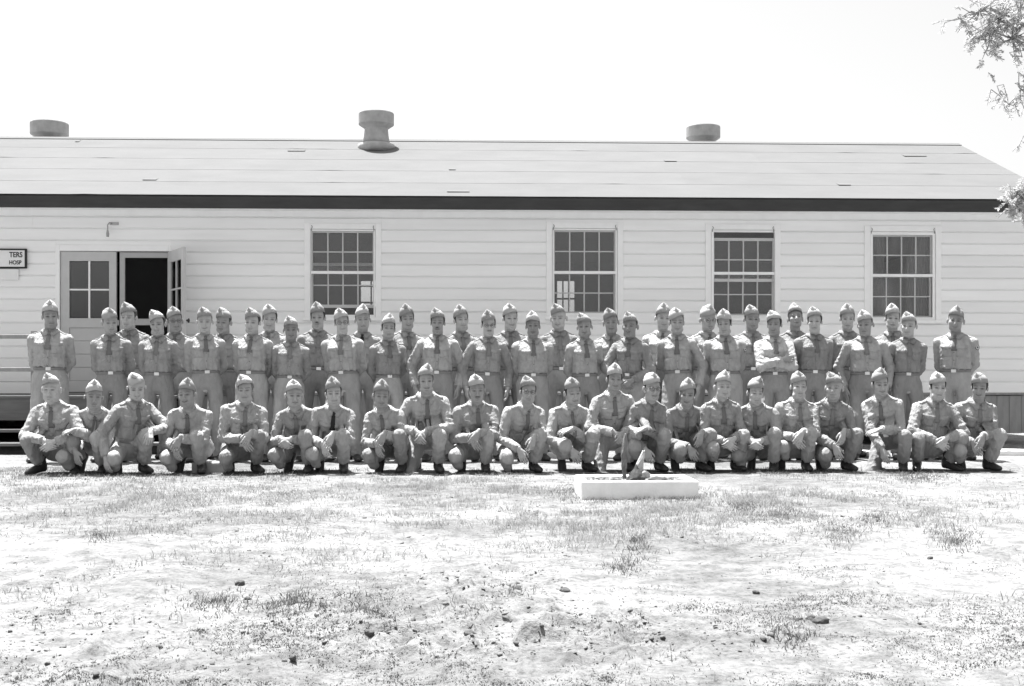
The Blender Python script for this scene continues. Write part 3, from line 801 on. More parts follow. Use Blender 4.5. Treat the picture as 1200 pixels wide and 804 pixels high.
# ------------------------------------------------------------------ tree reaching in from the right
M_BARK = mat("tree_bark", 0.28, 0.9, 0.3, 8, 0.6, 25, stretch=(1, 1, 0.3))
M_LEAF = leafy("leaf_grey_green", 0.48, 0.35, 6, 0.45)
tb = at_depth(1395, 440, 12.6)
tree = link("tree", None, None, (tb[0], tb[1], 0)); tree.empty_display_size = 0.3
tag(tree, "feathery tree reaching in from the upper right corner above the roof", "tree")
rr = np.random.default_rng(9)
limbs = MB()
T0 = Vector((0, 0, 0))
limbs.tube([(0, 0, -0.1), (0.05, 0.02, 0.9), (0.0, 0.05, 1.9), (-0.08, 0.02, 2.8)], [0.20, 0.16, 0.14, 0.12], 12)
tips = []
def rel(px, py, d):
    p = at_depth(px, py, d); return Vector((p[0] - tb[0], p[1] - tb[1], p[2]))
mains = [[(-0.08, 0.02, 2.8), (-0.5, -0.1, 3.6), rel(1225, 40, 12.4), rel(1160, 10, 12.2)], [(-0.08, 0.02, 2.8), (-0.3, 0.1, 3.3), rel(1240, 110, 12.6), rel(1200, 95, 12.5)],
         [(0, 0.05, 1.9), (-0.4, -0.1, 2.5), rel(1245, 190, 12.7), rel(1205, 215, 12.7)], [(-0.08, 0.02, 2.8), (0.3, 0.2, 4.0), (0.6, 0.3, 5.2)], [(-0.08, 0.02, 2.8), (0.5, -0.4, 3.6), (1.2, -0.6, 4.4)], [(-0.08, 0.02, 2.8), (-0.2, 0.4, 4.2), rel(1190, -90, 12.8)],
         [(-0.08, 0.02, 2.8), (0.5, 0.7, 3.9), (1.1, 1.2, 4.8)]]
for m_ in mains: limbs.tube(m_, [0.09, 0.06, 0.035, 0.015][:len(m_)], 8)
limbs.build("trunk", M_BARK, tree, True)
# twigs with fine leaves round the places where the photograph shows foliage, and the rest of the crown out of frame
cl = [(rel(a, c, d), s_, n_) for a, c, d, s_, n_ in ((1172, 20, 12.3, 0.22, 40), (1148, 14, 12.2, 0.20, 26), (1186, 45, 12.4, 0.20, 34), (1160, 40, 12.3, 0.18, 20), (1125, 22, 12.2, 0.10, 4), (1196, 10, 12.4, 0.25, 24), (1140, 45, 12.3, 0.10, 4), (1172, 110, 12.5, 0.10, 5), (1182, 122, 12.5, 0.10, 6), (1196, 105, 12.5, 0.16, 8), (1165, 88, 12.5, 0.05, 1),
     (1192, 228, 12.7, 0.10, 26), (1186, 240, 12.7, 0.07, 14), (1204, 222, 12.7, 0.16, 30), (1230, 160, 12.6, 0.3, 18), (1225, 50, 12.5, 0.35, 30), (1200, -60, 12.8, 0.5, 40), (1270, 0, 12.6, 0.5, 40), (1260, 250, 12.7, 0.3, 18))]
cl += [(Vector(p), 0.55, 45) for p in ((0.6, 0.3, 5.2), (1.2, -0.6, 4.4), (1.1, 1.2, 4.8), (0.2, 0.2, 4.6), (0.3, -0.5, 4.0), (0.9, 0.3, 3.9), (0.0, 0.8, 5.0))]
tw = MB(); LV, LF = [], []
for c, s_, n_ in cl:
    for _ in range(n_):
        p = np.array(c) + rr.normal(0, s_ * 0.6, 3)
        d = rr.normal(size=3); d[2] = -abs(d[2]) * 0.9; d /= np.linalg.norm(d)
        L = rr.uniform(0.10, 0.20)
        tw.tube([p, p + d * L * 0.5, p + d * L + np.array((0, 0, -0.02))], [0.004, 0.003, 0.0015], 4)
        sd = np.cross(d, (0, 0, 1.0)); sd /= np.linalg.norm(sd) + 1e-6; up_ = np.cross(sd, d)
        for i in range(15):
            q = p + d * L * (0.1 + 0.9 * i / 15)
            for s2 in (-1, 1):
                e = sd * s2 * 0.8 + d * 0.5 + up_ * rr.normal(0, 0.4); e /= np.linalg.norm(e)
                w_ = np.cross(e, rr.normal(size=3)); w_ /= np.linalg.norm(w_) + 1e-6
                ll, ww = rr.uniform(0.028, 0.05), rr.uniform(0.005, 0.009)
                n0 = len(LV); LV += [q, q + e * ll * 0.5 + w_ * ww, q + e * ll, q + e * ll * 0.5 - w_ * ww]; LF.append((n0, n0 + 1, n0 + 2, n0 + 3))
        # fine stem back to the cluster centre keeps every spray attached
        tw.tube([np.array(c), (np.array(c) + p) / 2 + rr.normal(0, 0.02, 3), p], [0.006, 0.005, 0.004], 4)
tw.build("twigs", M_BARK, tree)
lo_ = link("crown", mk_mesh("crown", np.array(LV), np.array(LF), M_LEAF), tree)
# ------------------------------------------------------------------ implicit surfaces (for bodies and clothes)
def smin(a, b, k):
    h = np.clip(0.5 + 0.5 * (b - a) / k, 0, 1)
    return b + (a - b) * h - k * h * (1 - h)

class Caps:
    def __init__(s, a, b, ra, rb, k=0.02, clip=False, sub=False):
        s.a, s.b, s.ra, s.rb, s.k, s.clip, s.sub = np.array(a, float), np.array(b, float), ra, rb, k, clip, sub
        r = max(ra, rb); s.lo, s.hi = np.minimum(s.a, s.b) - r, np.maximum(s.a, s.b) + r
        s.ba = s.b - s.a; s.bb = max(float(s.ba @ s.ba), 1e-9)
    def ev(s, x, y, z):
        ax, ay, az = x - s.a[0], y - s.a[1], z - s.a[2]
        q = (ax * s.ba[0] + ay * s.ba[1] + az * s.ba[2]) / s.bb
        t = np.clip(q, 0, 1)
        dx, dy, dz = ax - t * s.ba[0], ay - t * s.ba[1], az - t * s.ba[2]
        d = np.sqrt(dx * dx + dy * dy + dz * dz) - (s.ra + t * (s.rb - s.ra))
        if s.clip: d = np.maximum(d, (q - 1) * math.sqrt(s.bb))
        return d

class Ell:
    def __init__(s, c, r, R=None, k=0.02, sub=False):
        s.c, s.r, s.k, s.sub, s.clip = np.array(c, float), np.array(r, float), k, sub, False
        s.R = np.eye(3) if R is None else np.array(R, float)
        m = s.r.max(); s.lo, s.hi = s.c - m, s.c + m
    def ev(s, x, y, z):
        px, py, pz = x - s.c[0], y - s.c[1], z - s.c[2]
        k0 = k1 = 0
        for i in range(3):
            q = (px * s.R[0, i] + py * s.R[1, i] + pz * s.R[2, i]) / s.r[i]
            k0 = k0 + q * q; k1 = k1 + (q / s.r[i]) ** 2
        k0 = np.sqrt(k0)
        return k0 * (k0 - 1) / np.maximum(np.sqrt(k1), 1e-6)

class Loft:
    """stack of rounded sections along the z axis of a frame: nodes (h, rx, ry, yoff)"""
    def __init__(s, P, R, nodes, k=0.03, n=2.4):
        s.P, s.R, s.k, s.n, s.sub, s.clip = np.array(P, float), np.array(R, float), k, n, False, False
        s.N = np.array(nodes, float)
        m = max(s.N[:, 1].max(), s.N[:, 2].max())
        c = [s.P + s.R @ np.array([i * m, j * m, h]) for i in (-1, 1) for j in (-1, 1) for h in (s.N[0, 0], s.N[-1, 0])]
        s.lo, s.hi = np.min(c, 0), np.max(c, 0)
    def ev(s, x, y, z):
        px, py, pz = x - s.P[0], y - s.P[1], z - s.P[2]
        R = s.R
        lx = px * R[0, 0] + py * R[1, 0] + pz * R[2, 0]
        ly = px * R[0, 1] + py * R[1, 1] + pz * R[2, 1]
        lh = px * R[0, 2] + py * R[1, 2] + pz * R[2, 2]
        N = s.N
        rx, ry, yo = (np.interp(lh, N[:, 0], N[:, i]) for i in (1, 2, 3))
        e = (np.abs(lx / rx) ** s.n + np.abs((ly - yo) / ry) ** s.n) ** (1 / s.n)
        d = (e - 1) * np.minimum(rx, ry)
        return np.maximum(d, np.maximum(lh - N[-1, 0], N[0, 0] - lh))

class Field:
    def __init__(s, prims, disp=None): s.p, s.disp = prims, disp
    def ev(s, x, y, z):
        D = None
        for p in s.p:
            d = p.ev(x, y, z)
            if D is None: D = d
            elif p.sub: D = -smin(-D, d, p.k)
            else: D = smin(D, d, p.k)
        if s.disp is not None: D = D + s.disp(x, y, z)
        return D
    def mesh(s, vox):
        lo = np.min([p.lo for p in s.p if not p.sub], 0) - 3 * vox - 0.01
        hi = np.max([p.hi for p in s.p if not p.sub], 0) + 3 * vox + 0.01
        n = np.ceil((hi - lo) / vox).astype(int) + 1
        D = np.full(n, 1.0, dtype=np.float32)
        ax = [lo[i] + vox * np.arange(n[i]) for i in range(3)]
        for p in s.p:
            pad = p.k + 2.5 * vox
            i0 = np.clip(np.floor((p.lo - pad - lo) / vox).astype(int), 0, n - 1)
            i1 = np.clip(np.ceil((p.hi + pad - lo) / vox).astype(int) + 1, 1, n)
            sl = tuple(slice(i0[i], i1[i]) for i in range(3))
            x, y, z = ax[0][sl[0]][:, None, None], ax[1][sl[1]][None, :, None], ax[2][sl[2]][None, None, :]
            d = p.ev(x, y, z)
            D[sl] = -smin(-D[sl], d, p.k) if p.sub else smin(D[sl], d, p.k)
        if s.disp is not None:
            w = np.argwhere(np.abs(D) < 0.035)
            q = lo + w * vox
            D[w[:, 0], w[:, 1], w[:, 2]] += s.disp(q[:, 0], q[:, 1], q[:, 2])
        return nets(D, lo, vox)

_C = np.array([(i, j, k) for i in (0, 1) for j in (0, 1) for k in (0, 1)])
_E = [(a, b) for a in range(8) for b in range(a + 1, 8) if np.abs(_C[a] - _C[b]).sum() == 1]
def nets(D, lo, vox):
    S = D < 0
    B = S.view(np.int8)
    c = B[:-1] + B[1:]; c = c[:, :-1] + c[:, 1:]; c = c[:, :, :-1] + c[:, :, 1:]
    w = np.argwhere((c > 0) & (c < 8))
    V = np.stack([D[w[:, 0] + a, w[:, 1] + b, w[:, 2] + g] for a, b, g in _C], 1)
    acc = np.zeros((len(w), 3)); cnt = np.zeros(len(w))
    for a, b in _E:
        va, vb = V[:, a], V[:, b]
        m = (va < 0) != (vb < 0)
        t = np.where(m, va / np.where(m, va - vb, 1), 0)
        acc += m[:, None] * (_C[a] + t[:, None] * (_C[b] - _C[a])); cnt += m
    v = lo + (w + acc / cnt[:, None]) * vox
    idx = np.full(c.shape, -1, np.int32); idx[w[:, 0], w[:, 1], w[:, 2]] = np.arange(len(w))
    F = []
    for axis in range(3):
        s0 = [slice(None)] * 3; s1 = [slice(None)] * 3
        s0[axis] = slice(0, -1); s1[axis] = slice(1, None)
        A, Bq = S[tuple(s0)], S[tuple(s1)]
        e = np.argwhere(A != Bq)
        o1, o2 = [(1, 2), (2, 0), (0, 1)][axis]
        ok = (e[:, o1] > 0) & (e[:, o2] > 0)
        e = e[ok]
        def g(d1, d2):
            q = e.copy(); q[:, o1] -= d1; q[:, o2] -= d2
            return idx[q[:, 0], q[:, 1], q[:, 2]]
        quad = np.stack([g(1, 1), g(0, 1), g(0, 0), g(1, 0)], 1)
        flip = ~A[e[:, 0], e[:, 1], e[:, 2]]
        quad[flip] = quad[flip][:, ::-1]
        F.append(quad)
    F = np.concatenate(F)
    return v, F[(F >= 0).all(1)]

def cluster(v, F, hide, cell):
    """merge the vertices marked hide on a coarse lattice: same closed surface, fewer faces"""
    key = np.floor(v / cell).astype(np.int64)
    code = key[:, 0] * 1000003 + key[:, 1] * 10007 + key[:, 2]
    code = np.where(hide, code, np.arange(len(v), dtype=np.int64) + (1 << 50))
    u, inv = np.unique(code, return_inverse=True)
    cnt = np.bincount(inv)
    nv = np.stack([np.bincount(inv, v[:, i]) / cnt for i in range(3)], 1)
    T = np.concatenate([F[:, [0, 1, 2]], F[:, [0, 2, 3]]])
    T = inv[T]
    T = T[(T[:, 0] != T[:, 1]) & (T[:, 1] != T[:, 2]) & (T[:, 0] != T[:, 2])]
    s = np.sort(T, 1); _, k = np.unique(s[:, 0] * (1 << 40) + s[:, 1] * (1 << 20) + s[:, 2], return_index=True)
    return nv, T[k]

def march(field, p, d, off=0.0, steps=10):
    p = p.copy()
    for _ in range(steps):
        t = field.ev(p[:, 0], p[:, 1], p[:, 2]) - off
        p += d * np.clip(t, -0.03, 0.2)[:, None] * 0.92
    return p

def sheet(grid, n_out, thick):
    """solid panel from a grid (m,n,3) of points lying at the surface, raised along n_out by thick"""
    m, n = grid.shape[:2]
    lo, hi = (grid - n_out * 0.006).reshape(-1, 3), (grid + n_out * thick).reshape(-1, 3)
    f = []
    for i in range(m - 1):
        for j in range(n - 1):
            a = i * n + j
            f.append((a, a + 1, a + n + 1, a + n))
    ring = [j for j in range(n)] + [i * n + n - 1 for i in range(1, m)] + [(m - 1) * n + j for j in range(n - 2, -1, -1)] + [i * n for i in range(m - 2, 0, -1)]
    K = m * n
    for q in range(len(ring)):
        a, b = ring[q], ring[(q + 1) % len(ring)]
        f.append((b, a, a + K, b + K))
    v = np.concatenate([hi, lo])
    return v, np.array(f)

def rot(ax, ay, az):
    return np.array(Matrix.Rotation(az, 3, 'Z') @ Matrix.Rotation(ay, 3, 'Y') @ Matrix.Rotation(ax, 3, 'X'))

def ik(a, c, l1, l2, hint):
    a, c, hint = np.array(a, float), np.array(c, float), np.array(hint, float)
    d = c - a; L = np.linalg.norm(d); u = d / L
    if L > (l1 + l2) * 0.995:
        c = a + u * (l1 + l2) * 0.995; L = (l1 + l2) * 0.995
    h = hint - u * (hint @ u); h /= max(np.linalg.norm(h), 1e-6)
    q = (l1 * l1 - l2 * l2 + L * L) / (2 * L)
    return a + u * q + h * math.sqrt(max(l1 * l1 - q * q, 0)), c
# ------------------------------------------------------------------ people
M_SKIN = [mat("skin_%d" % i, b, 0.55, 0.05, 25, 0.15, 180, attr="tone", spec=0.35, bdist=0.002) for i, b in enumerate((0.285, 0.34, 0.40, 0.24))]
M_SHIRT = [mat("shirt_cloth_%d" % i, b, 0.9, 0.16, 11, 0.85, 20, spec=0.1, wave=1.2, bdist=0.026, stretch=(1.2, 1.2, 0.7)) for i, b in enumerate((0.245, 0.29, 0.345, 0.44))]
M_TROUS = [mat("trouser_cloth_%d" % i, b, 0.9, 0.14, 9, 0.8, 15, spec=0.1, wave=1.0, bdist=0.026, stretch=(1.3, 1.3, 0.6)) for i, b in enumerate((0.25, 0.295, 0.345))]
M_TIE = [mat("tie_cloth_%d" % i, b, 0.85, 0.06, 30, 0.2, 90, spec=0.15) for i, b in enumerate((0.145, 0.185, 0.03))]
M_CAP = [mat("cap_cloth_%d" % i, b, 0.9, 0.08, 14, 0.35, 40, spec=0.1, wave=0.6) for i, b in enumerate((0.27, 0.33, 0.40))]
M_PIPE = mat("cap_braid", 0.12, 0.7, 0.1, 60)
M_HAIR = [mat("hair_%d" % i, b, 0.6, 0.25, 60, 0.5, 120, spec=0.3) for i, b in enumerate((0.03, 0.06, 0.14))]
M_BELT = mat("belt_webbing", 0.20, 0.85, 0.08, 40, 0.3, 200)
M_BRASS = mat("polished_brass", 0.72, 0.28, 0.04, 30, metal=0.9)
M_SHOE = mat("shoe_leather", 0.035, 0.42, 0.25, 18, 0.25, 60, spec=0.4)
M_RIM = mat("spectacle_rim", 0.10, 0.35, metal=0.6)
M_PATCH = mat("patch_dark", 0.06, 0.9, 0.1, 60)
M_PATCHW = mat("patch_pale", 0.55, 0.9, 0.05, 60)
M_BUTTON = mat("button_horn", 0.16, 0.4, 0.1, 90)

def cap_mesh(hf, hm, hb, skew, m):
    seg, lev = 40, 8
    rx, ry = 0.0765, 0.103
    def H(y):
        t = (y + ry) / (2 * ry)
        return np.interp(t, [0, 0.25, 0.6, 1], [hf, hf * 1.06, hm, hb])
    def pt(a, t, off=0.0):
        x, y = math.sin(a), -math.cos(a)
        yy = y * (ry * (1 - 0.10 * t))
        prof = (1 - max(t, 0) ** 2.1) ** 0.76
        return ((rx * prof + off) * x + skew * max(t, 0) ** 2, yy + off * y, H(yy) * t - 0.012 * abs(x) * (1 - t) )
    v, f = [], []
    for j in range(lev + 1):
        for i in range(seg): v.append(pt(2 * math.pi * i / seg, j / lev))
    for j in range(lev):
        for i in range(seg):
            a, b = j * seg + i, j * seg + (i + 1) % seg
            f.append((a, b, b + seg, a + seg))
    crown = mk_mesh("garrison_cap", v, f, m, True)
    # turned-up curtain: outer layer with a sloping upper edge that overlaps at the front
    v, f = [], []
    for i in range(seg + 1):
        a = 2 * math.pi * (i % seg) / seg
        top = 0.46 + 0.34 * min(1.0, min(a, 2 * math.pi - a) / 1.0) ** 0.9 + skew * 6 * math.sin(a)
        pass
        for t, off in ((-0.02, 0.0), (-0.02, 0.003), (top * 0.5, 0.0045), (top, 0.005), (top, -0.001)):
            v.append(pt(a, t, off))
    for i in range(seg):
        for k in range(4):
            a = i * 5 + k
            f.append((a, a + 5, a + 6, a + 1))
    curtain = mk_mesh("curtain", v, f, m, True)
    pipe = MB()
    pts = []
    for i in range(seg + 1):
        a = 2 * math.pi * (i % seg) / seg
        top = 0.46 + 0.34 * min(1.0, min(a, 2 * math.pi - a) / 1.0) ** 0.9 + skew * 6 * math.sin(a)
        pts.append(pt(a, top, 0.004))
    pipe.tube(pts, 0.0022, 5)
    return crown, curtain, pipe.mesh("piping", M_PIPE, True)
CAPS = [[cap_mesh(*s, m) for m in M_CAP] for s in ((0.098, 0.098, 0.084, -0.014), (0.104, 0.098, 0.086, 0.008), (0.094, 0.100, 0.092, -0.006))]
PIN = MB().box((-0.011, -0.002, -0.0045), (0.011, 0.002, 0.0045)).mesh("insignia", M_BRASS)

def hair_mesh(m):
    f = Field([Ell((0, 0.014, 0.035), (0.080, 0.099, 0.090)),
               Ell((0, -0.13, 0.0), (0.12, 0.128, 0.15), k=0.01, sub=True),
               Ell((0, 0.06, -0.13), (0.15, 0.16, 0.095), k=0.01, sub=True),
               Ell((0, 0.0, 0.185), (0.16, 0.16, 0.12), k=0.01, sub=True)])
    v, q = f.mesh(0.008)
    return mk_mesh("hair", v, q, m, True)
HAIRS = [hair_mesh(m) for m in M_HAIR]

def moustache_mesh(m):
    v, q = Field([Caps((0, -0.104, -0.050), (0.022, -0.092, -0.056), 0.0055, 0.003, 0.003), Caps((0, -0.104, -0.050), (-0.022, -0.092, -0.056), 0.0055, 0.003, 0.003)]).mesh(0.004)
    return mk_mesh("moustache", v, q, m, True)
MOUST = moustache_mesh(M_HAIR[1])

def glasses_mesh():
    b = MB()
    for s in (-1, 1):
        b.tube([(s * 0.033 + 0.022 * math.cos(t), -0.106 + 0.004 * math.cos(t) * s, 0.0 + 0.019 * math.sin(t)) for t in np.linspace(0, 2 * math.pi, 19)], 0.0024, 5)
        b.tube([(s * 0.055, -0.102, 0.004), (s * 0.074, -0.07, 0.006), (s * 0.082, 0.01, 0.004)], 0.002, 5)
    b.tube([(-0.012, -0.109, 0.003), (0, -0.112, 0.006), (0.012, -0.109, 0.003)], 0.002, 5)
    return b.mesh("glasses", M_RIM, True)
GLASSES = glasses_mesh()
M_LENS = bpy.data.materials.new("lens_glass"); M_LENS.use_nodes = True
_b = M_LENS.node_tree.nodes["Principled BSDF"]
_b.inputs["Roughness"].default_value = 0.15; _b.inputs["Alpha"].default_value = 0.05; _b.inputs["Base Color"].default_value = (0.8, 0.8, 0.8, 1)
LENS = []
for s_ in (-1, 1):
    _l = MB()
    _l.v = [(s_ * 0.033 + 0.021 * math.cos(t), -0.106, 0.018 * math.sin(t)) for t in np.linspace(0, 2 * math.pi, 16, endpoint=False)]
    _l.f = [tuple(range(16))]
    LENS.append(_l.mesh("lens", M_LENS))

def shoe_mesh():
    f = Field([Caps((0, 0.035, 0.035), (0, -0.06, 0.036), 0.036, 0.034, 0.02), Ell((0.0, -0.135, 0.030), (0.047, 0.085, 0.036), k=0.03),
               Caps((0, 0.015, 0.07), (0, -0.10, 0.045), 0.040, 0.034, 0.03), Caps((0, 0.018, 0.06), (0, 0.020, 0.20), 0.043, 0.043, 0.03, clip=True)],
              None)
    f.disp = lambda x, y, z: np.maximum(0, (0.004 - z)) * 3
    v, q = f.mesh(0.009)
    v[:, 2] = np.maximum(v[:, 2], 0.0)
    v[:, 2] -= 0.08
    return mk_mesh("shoe", v, q, M_SHOE, True)
SHOE = shoe_mesh()
def patch_mesh():
    b = MB(); n = []
    for prof, k in ((((0.0, 0.0), (0.031, 0.0), (0.031, 0.003), (0.0, 0.003)), 0), (((0.0, 0.003), (0.024, 0.003), (0.024, 0.0045), (0.0, 0.0045)), 1),
                    (((0.0, 0.0045), (0.011, 0.0045), (0.011, 0.0058), (0.0, 0.0058)), 0)):
        f0 = len(b.f); b.lathe(prof, 20); n += [k] * (len(b.f) - f0)
    me = b.mesh("shoulder_patch", M_PATCH); me.materials.append(M_PATCHW)
    me.polygons.foreach_set("material_index", n)
    return me
PATCH = patch_mesh()
BUTTON = MB().lathe([(0.0, 0.0), (0.0065, 0.0), (0.0065, 0.0025), (0.0, 0.0025)], 10)

def hand_prims(W, along, palm, side, curl, spread=1.0):
    Y = np.array(along, float); Y /= np.linalg.norm(Y)
    Z = -np.array(palm, float); Z -= Y * (Z @ Y); Z /= np.linalg.norm(Z)
    X = np.cross(Y, Z) * side
    g = lambda x, y, z: np.array(W) + X * x + Y * y + Z * z
    P = [Caps(g(0, -0.02, 0), g(0, 0.02, 0), 0.025, 0.022, 0.012)]
    xs = (0.031, 0.0105, -0.0105, -0.031)
    ln = (0.074, 0.084, 0.078, 0.060)
    for i in range(4):
        x1 = xs[i] * spread
        P.append(Caps(g(xs[i] * 0.5, 0.015, 0), g(x1, 0.088 - 0.004 * abs(i - 1), 0), 0.0145, 0.0115, 0.010))
    for i in range(4):
        p = g(xs[i] * spread, 0.088 - 0.004 * abs(i - 1), 0)
        fan = (xs[i] * spread) * 1.6
        a = curl * (0.7 + 0.12 * i)
        for s, (fr, da) in enumerate(((0.45, 0.8), (0.31, 1.0), (0.24, 0.7))):
            d = Y * math.cos(a) - Z * math.sin(a) + X * fan
            q = p + d / np.linalg.norm(d) * ln[i] * fr
            P.append(Caps(p, q, 0.0092 - 0.0006 * s, 0.0085 - 0.0006 * s, 0.003))
            p = q; a += curl * da
    P += [Caps(g(0.018, 0.012, -0.004), g(0.044, 0.048, -0.014), 0.0155, 0.0125, 0.008), Caps(g(0.044, 0.048, -0.014), g(0.053, 0.078, -0.022), 0.0115, 0.0095, 0.003),
          Caps(g(0.053, 0.078, -0.022), g(0.053, 0.102, -0.028), 0.0095, 0.008, 0.003)]
    return P

def head_prims(C, R, nb, r):
    """face built round the head centre C with rotation R; nb neck base; r random generator"""
    fw, fl, nl, es, jw = r.uniform(0.90, 1.09), r.uniform(0.92, 1.12), r.uniform(0.85, 1.3), r.uniform(0.72, 1.0), r.uniform(0.65, 1.3)
    g = lambda x, y, z: C + R @ np.array((x, y, z))
    P = [Ell(g(0, 0.012, 0.035), (0.074 * fw, 0.094, 0.085), R),
         Ell(g(0, -0.030, -0.034), (0.061 * fw, 0.062, 0.080 * fl), R, k=0.03),
         Caps(g(-0.034 * jw, -0.040, -0.084 * fl), g(0.034 * jw, -0.040, -0.084 * fl), 0.027, 0.027, 0.03),
         Caps(g(-0.012 * jw, -0.078, -0.098 * fl), g(0.012 * jw, -0.078, -0.098 * fl), 0.016, 0.016, 0.022),
         Caps(g(0, 0.022, -0.05), nb, 0.054, 0.060, 0.02),
         Caps(g(0, 0.035, -0.02), np.array(nb) + (0, 0.03, -0.01), 0.05, 0.055, 0.02)]
    for s in (-1, 1):
        P.append(Ell(g(s * 0.041 * fw, -0.064, -0.024), (0.02, 0.022, 0.020), R, k=0.024))
    for s in (-1, 1):
        P.append(Ell(g(s * 0.031, -0.104, 0.000), (0.019, 0.022, 0.0135), R, k=0.012, sub=True))
    P.append(Caps(g(-0.036, -0.084, 0.020), g(0.036, -0.084, 0.020), 0.0095, 0.0095, 0.012))
    for s in (-1, 1):
        P.append(Ell(g(s * 0.031, -0.072, 0.0), (0.014, 0.014, 0.0125), R, k=0.004))
    P += [Caps(g(0, -0.088, 0.012), g(0, -0.106 - 0.004 * nl, -0.026 * nl), 0.0075, 0.011, 0.010),
          Ell(g(0, -0.104, -0.034 * nl), (0.018, 0.014, 0.010), R, k=0.008),
          Caps(g(-0.019, -0.090, -0.062), g(0.019, -0.090, -0.062), 0.0065, 0.0065, 0.005),
          Caps(g(-0.016, -0.089, -0.0755), g(0.016, -0.089, -0.0755), 0.0075, 0.0075, 0.006),
          Ell(g(0, -0.092, -0.086 * fl), (0.022, 0.010, 0.006), R, k=0.006, sub=True)]
    for s in (-1, 1):
        E = R @ rot(0.1, 0, s * -0.35)
        P.append(Ell(g(s * 0.0805 * fw, 0.012, -0.008), (0.009 * es, 0.021 * es, 0.034 * es), E, k=0.008))
    HS = 1.06
    for q, p in enumerate(P):
        if q in (4, 5): continue                   # the neck keeps its place
        if isinstance(p, Ell): p.__init__(C + (p.c - C) * HS, p.r * HS, p.R, p.k, p.sub)
        else: p.__init__(C + (p.a - C) * HS, C + (p.b - C) * HS, p.ra * HS, p.rb * HS, p.k)
    return P, fl

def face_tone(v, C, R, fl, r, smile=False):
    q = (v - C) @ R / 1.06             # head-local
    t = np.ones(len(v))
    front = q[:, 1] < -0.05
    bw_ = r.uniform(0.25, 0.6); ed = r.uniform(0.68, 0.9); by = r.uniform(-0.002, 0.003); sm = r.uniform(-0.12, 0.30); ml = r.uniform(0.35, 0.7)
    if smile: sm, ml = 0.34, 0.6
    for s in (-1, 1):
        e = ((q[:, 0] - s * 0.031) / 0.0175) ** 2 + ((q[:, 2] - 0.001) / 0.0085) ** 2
        t = t * (1 - front * ed * np.exp(-e ** 1.3))  # dark eyes, plus the sockets' shade painted softly around them
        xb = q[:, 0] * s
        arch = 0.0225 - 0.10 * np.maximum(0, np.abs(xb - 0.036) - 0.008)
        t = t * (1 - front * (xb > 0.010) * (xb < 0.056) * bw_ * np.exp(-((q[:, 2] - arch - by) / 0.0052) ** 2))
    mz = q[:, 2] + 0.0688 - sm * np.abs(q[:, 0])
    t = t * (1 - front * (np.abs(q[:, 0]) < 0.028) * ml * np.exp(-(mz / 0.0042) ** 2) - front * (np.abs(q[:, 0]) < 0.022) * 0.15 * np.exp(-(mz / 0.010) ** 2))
    for s in (-1, 1):                 # shading of the nose-to-mouth crease, painted into the tone
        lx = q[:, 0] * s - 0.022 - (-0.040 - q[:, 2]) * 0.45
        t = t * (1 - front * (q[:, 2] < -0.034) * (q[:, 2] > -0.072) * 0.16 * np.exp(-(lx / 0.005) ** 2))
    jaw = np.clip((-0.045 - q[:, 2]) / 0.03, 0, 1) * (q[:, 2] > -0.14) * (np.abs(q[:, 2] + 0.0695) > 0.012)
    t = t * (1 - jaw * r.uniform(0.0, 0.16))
    return t

def cloth_disp(r, amp, fmin=15, fmax=30, tilt=None):
    K = []
    for i in range(5):
        d = r.normal(size=3); d[2] *= 1.5; d /= np.linalg.norm(d)
        k2 = r.normal(size=3) * 9
        K.append((d * r.uniform(fmin, fmax), k2, r.uniform(0, 6.28), r.uniform(0, 6.28), r.uniform(0.5, 1.0)))
    def f(x, y, z):
        s = 0
        for k, k2, a, b, w in K:
            ph = k[0] * x + k[1] * y + k[2] * z + 1.5 * np.sin(k2[0] * x + k2[1] * y + k2[2] * z + b) + a
            s = s + w * (1 - np.abs(np.sin(ph))) ** 3
        return (0.35 - s) * amp
    return f

def limb_folds(a, b, rad, amp, n, end, r):
    """rings of slack cloth along a limb, deepest towards one end (0 start, 1 end)"""
    a, b = np.array(a), np.array(b); u = b - a; L = np.linalg.norm(u); u = u / L
    e1 = np.cross(u, r.normal(size=3)); e1 /= np.linalg.norm(e1); e2 = np.cross(u, e1)
    ph, ph2, tw = r.uniform(0, 6.28), r.uniform(0, 6.28), r.uniform(1.2, 2.6) * r.choice((-1, 1)); n = n * r.uniform(0.8, 1.25)
    def f(x, y, z):
        px, py, pz = x - a[0], y - a[1], z - a[2]
        t = (px * u[0] + py * u[1] + pz * u[2]) / L
        c = (px * e1[0] + py * e1[1] + pz * e1[2]) / rad; s = (px * e2[0] + py * e2[1] + pz * e2[2]) / rad
        rr_ = np.sqrt(c * c + s * s)
        w = np.exp(-((rr_ - 1) / 0.45) ** 2) * np.clip(t * 6, 0, 1) * np.clip((1 - t) * 6 + 0.35, 0, 1)
        w = w * (0.35 + 0.65 * np.exp(-((t - end) / 0.4) ** 2))
        q = np.pi * n * t + tw * c + 0.6 * np.sin(2.2 * s + ph2) + ph
        return -amp * w * ((1 - np.abs(np.sin(q))) ** 2 - 0.3)
    return f

